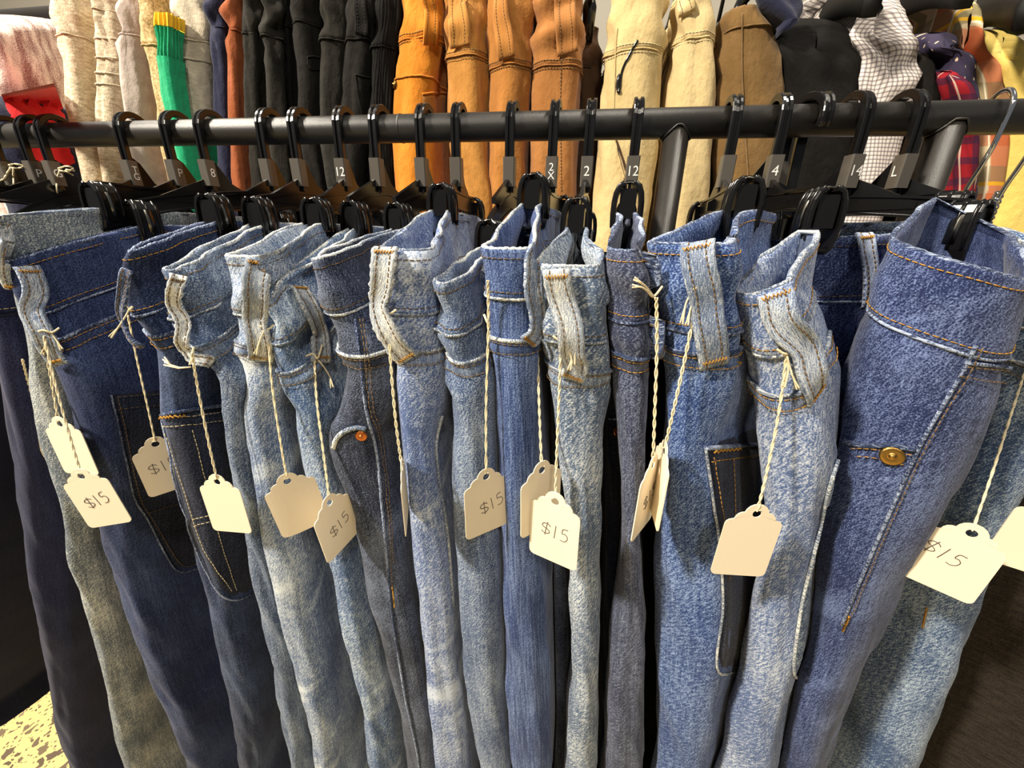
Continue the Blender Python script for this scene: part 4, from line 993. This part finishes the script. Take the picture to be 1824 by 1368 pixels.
BGG = 'clothes on the rear rail'
def rear(name, mat, label, cat, rim, left=None, right=None, thick=0.05, yf=YB, waist=True, wband=0.05, seam=(), loop=None, thread=None, nv=60, shoulder=0.0, zbot=0.5, wr=1.6, L=0.22, rise=0.0, wtop=None, yaw=0.0, dn=0.025, band_mat=None, rib=0, **kw):
    c = Cloth(left=left, right=right, thick=thick, yf=yf, yaw=yaw, rim=rim, wband=wband, seed=len(bpy.data.objects) % 97, zbot=zbot, L=L, wr=wr, rise=shoulder or rise,
              lin_rim=bool(shoulder), aclip=0.13 if shoulder else 0.1, pinch=0.0 if shoulder else 0.5, wtop=wtop, dn=dn, dome=0.03 if shoulder else 0.0, **kw)
    g = Garment(name, c, C[mat], label, cat, BGG)
    if rib:
        S0 = c.S
        c.S = lambda t, z, off=0.0: S0(t, z, off+0.0022*abs(math.sin(t*rib)))
        c.tcols = lambda: [-(1+c.L/0.1)+i*(2+2*c.L/0.1)/220 for i in range(221)]
    if waist: jeans_shell(g, nv, C[mat])
    else:
        vs, fs, uv = c.grid(lambda t, v: c.ztop(t)+(c.zbot-c.ztop(t))*v**1.8, lambda t, v: 0.0, nv)
        g.part('body', vs, fs, uv); g.solid(vs, fs)
    for o in seam:
        MB().tube(c.line(-2.5, 2.5, lambda t: c.ztop(t)-o, 0.001), 0.0013, 5).build('seam', C[mat], g.root)
    if waist and yf >= YB-0.05:
        hgr = thing('trouser_hanger', c.S(0, c.zt0), 'hanger of the '+label, 'hanger', 'hangers on the rear rail')
        cc = (c.S(1.6, c.zt0)+c.S(-1.6, c.zt0))/2; zr = c.ztop(2.0)+0.02; xb = cc.x
        MB().tube([(xb, YB2-0.15, zr), (xb, YB2-0.05, zr+0.012), (xb, YB2, zr+0.03), (xb, YB2+0.05, zr+0.012), (xb, YB2+0.13, zr)], 0.004, 8).build('arm', M['plastic'], hgr)
        hk = [(xb, YB2, zr+0.03), (xb, YB2-0.016, BZ2-0.03)]+[(xb, YB2+0.0165*math.cos(math.radians(a)), BZ2+0.0165*math.sin(math.radians(a))) for a in range(190, -31, -20)]
        MB().tube(hk, 0.003, 8).build('hook', M['plastic'], hgr)
        for yy in (YB2-0.11, YB2+0.03): MB().tube([(xb, yy, zr+0.012), (xb, yy, zr), (xb, yy, zr-0.04)], [0.006, 0.010, 0.007], 10).build('clip', M['plastic'], hgr)
    if thread: surf_stitch(g, (0.006, wband-0.005), thread, -2, 2, body=(0.004,), r=0.0005)
    if loop: belt_loop(g, loop[0], loop[1], C[mat], thread or 'navy_thread', tacks=(0, 0))
    return g
# left: tops and joggers
rear('sweatshirt', 'tiedye', 'pink and cream tie-dye top, far left behind', 'top', 60, left=[(-90, 60), (-70, 110), (-50, 200), (-30, 340)], thick=0.10, waist=False, shoulder=0.08)
g = rear('tee', 'navy', 'navy top with a red panel, left behind the rail', 'top', 170, left=[(-70, 170), (-40, 220), (0, 330)], thick=0.06, yf=YB-0.06, waist=False, shoulder=0.02, L=0.10)
patch(g, [(2, 168), (30, 240), (60, 320)], [(96, 148), (112, 190), (135, 290)], C['red'], 'red_panel', 0.0015)
rear('joggers', 'oat', 'oatmeal heather joggers, leftmost pair behind the rail', 'trousers', -30, left=[(88, -30), (100, 40), (112, 110), (120, 190), (135, 260), (152, 345)], wband=0.062, thick=0.045)
g = rear('joggers', 'oat2', 'oatmeal joggers with ruched stacked waistband', 'trousers', -30, left=[(162, -30), (172, 20), (168, 36), (175, 52), (172, 66), (176, 80), (172, 95), (176, 112), (171, 150), (172, 230), (180, 345)], thick=0.04, wband=0.03, seam=(0.065, 0.09, 0.11, 0.125))
rear('joggers', 'lilac', 'dusty lilac joggers between oatmeal pair and tweed', 'trousers', -40, left=[(211, -40), (215, 40), (211, 90), (222, 180), (232, 260), (256, 345)], thick=0.036, wband=0.065)
rear('trousers', 'tweed', 'speckled tweed trousers left of the green pair', 'trousers', -40, left=[(250, -40), (258, 60), (268, 110), (280, 180), (290, 260), (308, 345)], thick=0.03, wband=0.08)
def green():
    c = Cloth(left=[(276, 22), (277, 45), (278, 95), (279, 110), (285, 160), (298, 230), (314, 310), (320, 345)], thick=0.036, yf=YB-0.03, yaw=0, rim=22, seed=5, zbot=0.55, L=0.05, pinch=0, wr=1.0, dn=0.018)
    g = Garment('sweatpants', c, C['green'], 'bright green sweatpants with ribbed cuff and yellow band', 'trousers', BGG)
    z1 = P(277, 45, c.yf).z; z2 = P(278, 100, c.yf).z; S0 = c.S
    def seg(nm, za, zb, m, rib, nv, off=0.0):
        c.S = (lambda t, z, o=0.0: S0(t, z, o+off+0.0012*math.sin(t*rib))) if rib else S0
        c.tcols = lambda: [-1.5+i*3/240 for i in range(241)]
        vs, fs, uv = c.grid(lambda t, v: za+(zb-za)*v, lambda t, v: 0, nv); g.part(nm, vs, fs, uv, m); g.solid(vs, fs)
    seg('cuff_band', c.zt0, z1, C['yellow_rib'], 34, 8, -0.001); seg('ribbed_cuff', z1, z2, C['green'], 34, 12, -0.002); seg('body', z2, c.zbot, C['green'], 0, 40)
green()
rear('joggers', 'stone', 'stone grey heather joggers right of the green pair', 'trousers', -30, left=[(303, -30), (315, 50), (313, 100), (320, 200), (332, 290), (348, 345)], thick=0.055, wband=0.066, seam=(0.09,))
rear('trousers', 'navy', 'navy trousers left of the rust pair', 'trousers', -30, left=[(368, -30), (376, 50), (380, 130), (385, 220), (397, 345)], thick=0.03, wband=0.05)
rear('trousers', 'rust', 'rust-brown trousers in the rear row', 'trousers', -30, left=[(402, -30), (402, 20), (404, 60), (406, 120), (410, 220), (420, 345)], thick=0.028, wband=0.052)
rear('trousers', 'charc', 'charcoal trousers directly right of the rust pair', 'trousers', -30, left=[(433, -30), (434, 40), (435, 110), (438, 200), (447, 345)], thick=0.03, wband=0.056)
rear('trousers', 'charc', 'charcoal trousers with gathered waist, second from rust', 'trousers', -30, left=[(462, -30), (471, 40), (467, 60), (475, 150), (480, 250), (492, 345)], thick=0.034, wband=0.060)
rear('trousers', 'black2', 'black trousers in the shadow, third from rust', 'trousers', -30, left=[(506, -30), (508, 60), (512, 150), (515, 345)], thick=0.02, yf=YB+0.02)
g = rear('trousers', 'black', 'black trousers with small front pocket, left of the smooth pair', 'trousers', -40, left=[(520, -40), (523, 60), (534, 140), (533, 220), (546, 345)], thick=0.042, thread=None)
seam_px(g, [(547, 102), (558, 101), (570, 103)], 0.001); seam_px(g, [(547, 102), (552, 122), (568, 124)], 0.001)
rear('trousers', 'charc', 'smooth charcoal trousers, middle of the dark group', 'trousers', -60, left=[(576, -60), (574, 60), (572, 150), (571, 230), (586, 345)], thick=0.04, wband=0.08)
g = rear('trousers', 'black', 'black trousers with belt loop and side pocket beside the ribbed pair', 'trousers', -60, left=[(627, -60), (622, 60), (613, 150), (606, 260), (602, 345)], thick=0.045, wband=0.08, loop=([(645, -5), (646, 35), (646, 66)], 0.018))
seam_px(g, [(634, 133), (645, 136), (658, 138)], 0.001); seam_px(g, [(634, 133), (638, 170), (645, 205)], 0.001)
rear('trousers', 'black2', 'black ribbed corduroy trousers left of the orange pair', 'trousers', -30, left=[(672, -30), (675, 30), (668, 90), (664, 150), (662, 250), (664, 345)], thick=0.036, wband=0.07, rib=26)
# middle: brown and cream trousers
g = rear('trousers', 'orange', 'bright orange-tan trousers, first of the tan group', 'trousers', -40, left=[(719, -40), (716, 30), (709, 90), (701, 180), (701, 250), (707, 345)], thick=0.065, wband=0.065, thread='tan_thread', seam=(0.11,), loop=([(764, -20), (766, 30), (764, 80)], 0.02))
rivet_px(g, 704, 151, 0.006, M['brass']); pk = patch(g, [(752, 170), (752, 190), (752, 230)], [(796, 166), (796, 190), (796, 230)], C['camel2'], 'pocket_flap'); seam_px(g, [(752, 168), (775, 165), (796, 166)], 0.0015, C['orange'], parent=pk)
rear('trousers', 'camel', 'golden tan trousers with a broad straight belt loop', 'trousers', -40, left=[(789, -40), (794, 50), (798, 130), (800, 220), (810, 300), (822, 345)], thick=0.06, wband=0.085, thread='tan_thread', loop=([(820, -10), (821, 40), (822, 86)], 0.031))
rear('trousers', 'camel2', 'camel trousers with a narrow bent belt loop', 'trousers', -50, left=[(882, -50), (874, 60), (877, 130), (871, 200), (868, 300), (872, 350)], thick=0.06, wband=0.10, thread='tan_thread', loop=([(896, -10), (898, 50), (905, 106)], 0.024))
g = rear('trousers', 'camel3', 'brownish camel trousers beside the gap to the wall', 'trousers', -50, left=[(957, -50), (951, 50), (948, 100), (946, 180), (944, 250), (942, 345)], right=[(1036, -50), (1037, 60), (1030, 160), (1026, 250), (1024, 345)], wband=0.10, thread='tan_thread', loop=([(1006, -10), (1008, 40), (1012, 98)], 0.028))
stitch_px(g, [[(1000, 100), (998, 200), (1000, 340)]], 'tan_thread', 0.001, r=0.0006)
rear('trousers', 'brown', 'dark brown trousers in the shadow between tan and cream', 'trousers', 45, left=[(1030, 45), (1028, 150), (1026, 345)], right=[(1062, 45), (1070, 150), (1066, 345)], yf=YB+0.06, L=0.15)
g = rear('trousers', 'cream', 'cream trousers with slanted zip pocket', 'trousers', -40, left=[(1096, -40), (1088, 50), (1080, 120), (1070, 180), (1062, 260), (1058, 345)], right=[(1190, -40), (1186, 60), (1180, 130), (1174, 200), (1168, 270), (1160, 345)], wband=0.075, thread='pale_thread')
seam_px(g, [(1136, 72), (1120, 100), (1108, 128), (1104, 160)], 0.0016, M['plastic'], 0.001, 'zip'); seam_px(g, [(1103, 135), (1101, 150), (1102, 166)], 0.0026, M['plastic'], 0.002, 'zip_pull')
seam_px(g, [(1100, 50), (1096, 120), (1094, 200), (1098, 260), (1112, 320)], 0.0012, C['cream']); seam_px(g, [(1098, 250), (1108, 280), (1116, 308)], 0.0016, C['brown'], name='pocket_slit')
rear('trousers', 'cream2', 'plain cream trousers right of the zip-pocket pair', 'trousers', -40, left=[(1214, -40), (1206, 60), (1192, 150), (1184, 230), (1180, 345)], right=[(1262, -40), (1272, 60), (1276, 130), (1276, 220), (1268, 345)], wband=0.06, thread='pale_thread', loop=([(1224, -20), (1225, 10), (1224, 28)], 0.02))
g = rear('trousers', 'olive', 'olive-brown trousers with creased front', 'trousers', 12, left=[(1300, 12), (1284, 60), (1280, 150), (1284, 345)], right=[(1372, 12), (1402, 70), (1410, 150), (1406, 240), (1384, 345)], wband=0.02, seam=())
seam_px(g, [(1322, 24), (1322, 120), (1326, 220), (1334, 340)], 0.001); stitch_px(g, [[(1400, 80), (1404, 160), (1402, 240)]], 'tan_thread', 0.001, r=0.0006)
# right: tops on shoulders
rear('denim_top', 'navy', 'dark slate folded garment above the olive trousers', 'top', -20, left=[(1335, -20), (1345, 10), (1395, 50)], right=[(1430, -20), (1432, 20), (1420, 50)], yf=YB-0.02, waist=False, zbot=P(1400, 48, YB).z, L=0.08, wr=1.0)
rear('jacket', 'black2', 'black knit jacket with rounded shoulder', 'top', 85, right=[(1540, 85), (1555, 100), (1562, 140), (1562, 200), (1545, 345)], thick=0.12, waist=False, shoulder=0.09, L=0.25)
rear('shirt', 'check', 'grey and white fine-check shirt', 'top', 58, right=[(1612, 62), (1634, 90), (1636, 110), (1622, 170), (1608, 240), (1590, 345)], thick=0.075, waist=False, shoulder=0.12, L=0.25, yf=YB-0.01)
rear('jacket', 'black', 'black jacket between the checked shirt and the dotted navy top', 'top', 95, right=[(1660, 95), (1678, 110), (1684, 180), (1690, 345)], thick=0.05, waist=False, shoulder=0.04, L=0.2)
rear('blouse', 'dots', 'navy top with small cream flecks', 'top', 84, right=[(1722, 84), (1742, 112), (1744, 160), (1744, 345)], thick=0.05, waist=False, shoulder=0.06, L=0.2, yf=YB-0.012)
rear('shirt', 'redplaid', 'red and dark plaid shirt below the flecked navy top', 'top', 132, right=[(1722, 132), (1738, 160), (1742, 220), (1740, 345)], thick=0.028, waist=False, shoulder=0.03, L=0.10, yf=YB-0.03, zbot=1.15)
rear('shirt', 'plaid', 'orange, cream and olive plaid shirt', 'top', 92, right=[(1755, 92), (1782, 130), (1792, 170), (1798, 250), (1790, 345)], thick=0.05, waist=False, shoulder=0.13, L=0.25)
rear('sweater', 'yellow', 'pale yellow sweater at the right edge', 'top', 100, right=[(1850, 100), (1885, 140), (1895, 240), (1890, 345)], thick=0.085, waist=False, shoulder=0.08, L=0.25)
rear('sweater', 'lime', 'lime yellow top peeking above the yellow sweater', 'top', 72, right=[(1805, 72), (1822, 100), (1830, 345)], thick=0.03, waist=False, shoulder=0.02, L=0.1, yf=YB+0.05)
M['matte_black'] = plain('matte_black', (18, 17, 16), 0.6, 0, 0.25)
def shoulder_hanger(px, py, Y, yaw, label):
    o = P(px, py, Y); A = Vector((math.sin(math.radians(yaw)), math.cos(math.radians(yaw)), 0)); B = Vector((A.y, -A.x, 0)); Z = Vector((0, 0, 1))
    root = thing('shoulder_hanger', o, label, 'hanger', 'black shoulder hangers on the rear rail')
    pts = [o+A*a+Z*(-0.06*(abs(a)/0.18)**1.4) for a in [(-0.18+0.36*i/24) for i in range(25)]]
    MB().sweep(pts, [B]*25, [Z]*25, [(-.006, -.02), (.006, -.02), (.009, .0), (.006, .014), (-.006, .014), (-.009, 0)]).build('shoulder_bar', M['matte_black'], root)
    hk = [o+Z*0.0, o+Z*0.03]+[o+Z*(0.055)+A*(0.02*math.cos(math.radians(a)))+Z*(0.02*math.sin(math.radians(a))) for a in range(200, -40, -20)]
    MB().tube(hk, 0.0028, 8).build('hook', M['plastic'], root)
shoulder_hanger(1475, 20, YB+0.12, 10, 'black hanger in the collar of the black knit jacket')
shoulder_hanger(1600, 8, YB+0.12, 10, 'black hanger above the fine-check shirt')
shoulder_hanger(1735, 30, YB+0.12, 20, 'black hanger above the orange plaid shirt')
shoulder_hanger(1800, 40, YB+0.10, 20, 'black hanger above the yellow sweater')
# ------------------------------------------------------------------ neighbouring clothes press against each other instead of passing through
def press():
    zg = np.linspace(0.05, 1.9, 260); info = []
    for g in GARMENTS:
        c = g.c; cw = [c.cw(z) for z in zg]; ax = [c.axes(z)[0] for z in zg]
        info.append(dict(g=g, c=c, cx=np.array([q[0] for q in cw]), hw=np.array([q[1] for q in cw])+0.0035, ax=np.array([q.x for q in ax]), ay=np.array([q.y for q in ax]),
                         top=max(c.ztop(0), c.ztop(1+c.aclip/0.1))+0.01))
    def extent(h, y, z):
        """centre x and half width in x of garment h at (y, z); half width < 0 where it is absent"""
        c = h['c']; cx = np.interp(z, zg, h['cx']); hw = np.interp(z, zg, h['hw']); ax = np.interp(z, zg, h['ax']); ay = np.interp(z, zg, h['ay'])
        a = (y-(c.yf+c.dn))/ay; ctr = cx+ax*a; dn = c.dn+0.004
        k = np.where(a < 0, np.sqrt(np.clip(1-(a/dn)**2, 0, 1)), 1.0)
        w = hw*k/np.maximum(ay, 0.5); w = np.where((a < -dn) | (a > c.L+0.004) | (z > h['top']) | (z < c.zbot-0.01), -1.0, w)
        return ctr, w
    posts = [(hookx(1207), 0.0118), (hookx(1692), 0.0125)]
    for i, h in enumerate(info):
        near = [k for j, k in enumerate(info) if j != i and abs(k['cx'].mean()-h['cx'].mean()) < 0.30 and k['c'].yf < h['c'].yf+h['c'].L+0.03 and k['c'].yf+k['c'].L+0.03 > h['c'].yf]
        stack = list(h['g'].root.children)
        while stack:
            o = stack.pop(); stack += list(o.children); me = o.data; n = len(me.vertices)
            if n == 0: continue
            co = np.empty(n*3, dtype=np.float32); me.vertices.foreach_get('co', co); co = co.reshape(-1, 3).astype(float); x0 = co[:, 0].copy()
            y, z = co[:, 1], co[:, 2]; ci, wi = extent(h, y, z); wi = np.maximum(wi, 0.002)
            for k in near:
                cj, wj = extent(k, y, z)
                left = ci < cj
                m = np.where(left, (ci+wi+cj-wj)/2, (cj+wj+ci-wi)/2)
                lo = np.minimum(ci, cj)+0.003; hi = np.maximum(ci, cj)-0.003; m = np.clip(m, np.minimum(lo, hi), np.maximum(lo, hi))
                on = (wj > 0) & (np.abs(ci-cj) < wi+wj)
                co[:, 0] = np.where(on & left, np.minimum(co[:, 0], m-0.0007), np.where(on & ~left, np.maximum(co[:, 0], m+0.0007), co[:, 0]))
            if h['c'].yf < 0.1:
                for xp, rp in posts:
                    r_ = rp+0.002; inn = np.sqrt(np.clip(r_*r_-y*y, 0, None)); hit_ = (np.abs(y) < r_) & (np.abs(co[:, 0]-xp) < inn)
                    co[:, 0] = np.where(hit_, np.where(ci < xp, xp-inn, xp+inn), co[:, 0])
            if np.abs(co[:, 0]-x0).max() > 1e-5:
                me.vertices.foreach_set('co', co.astype(np.float32).ravel()); me.update()
press()
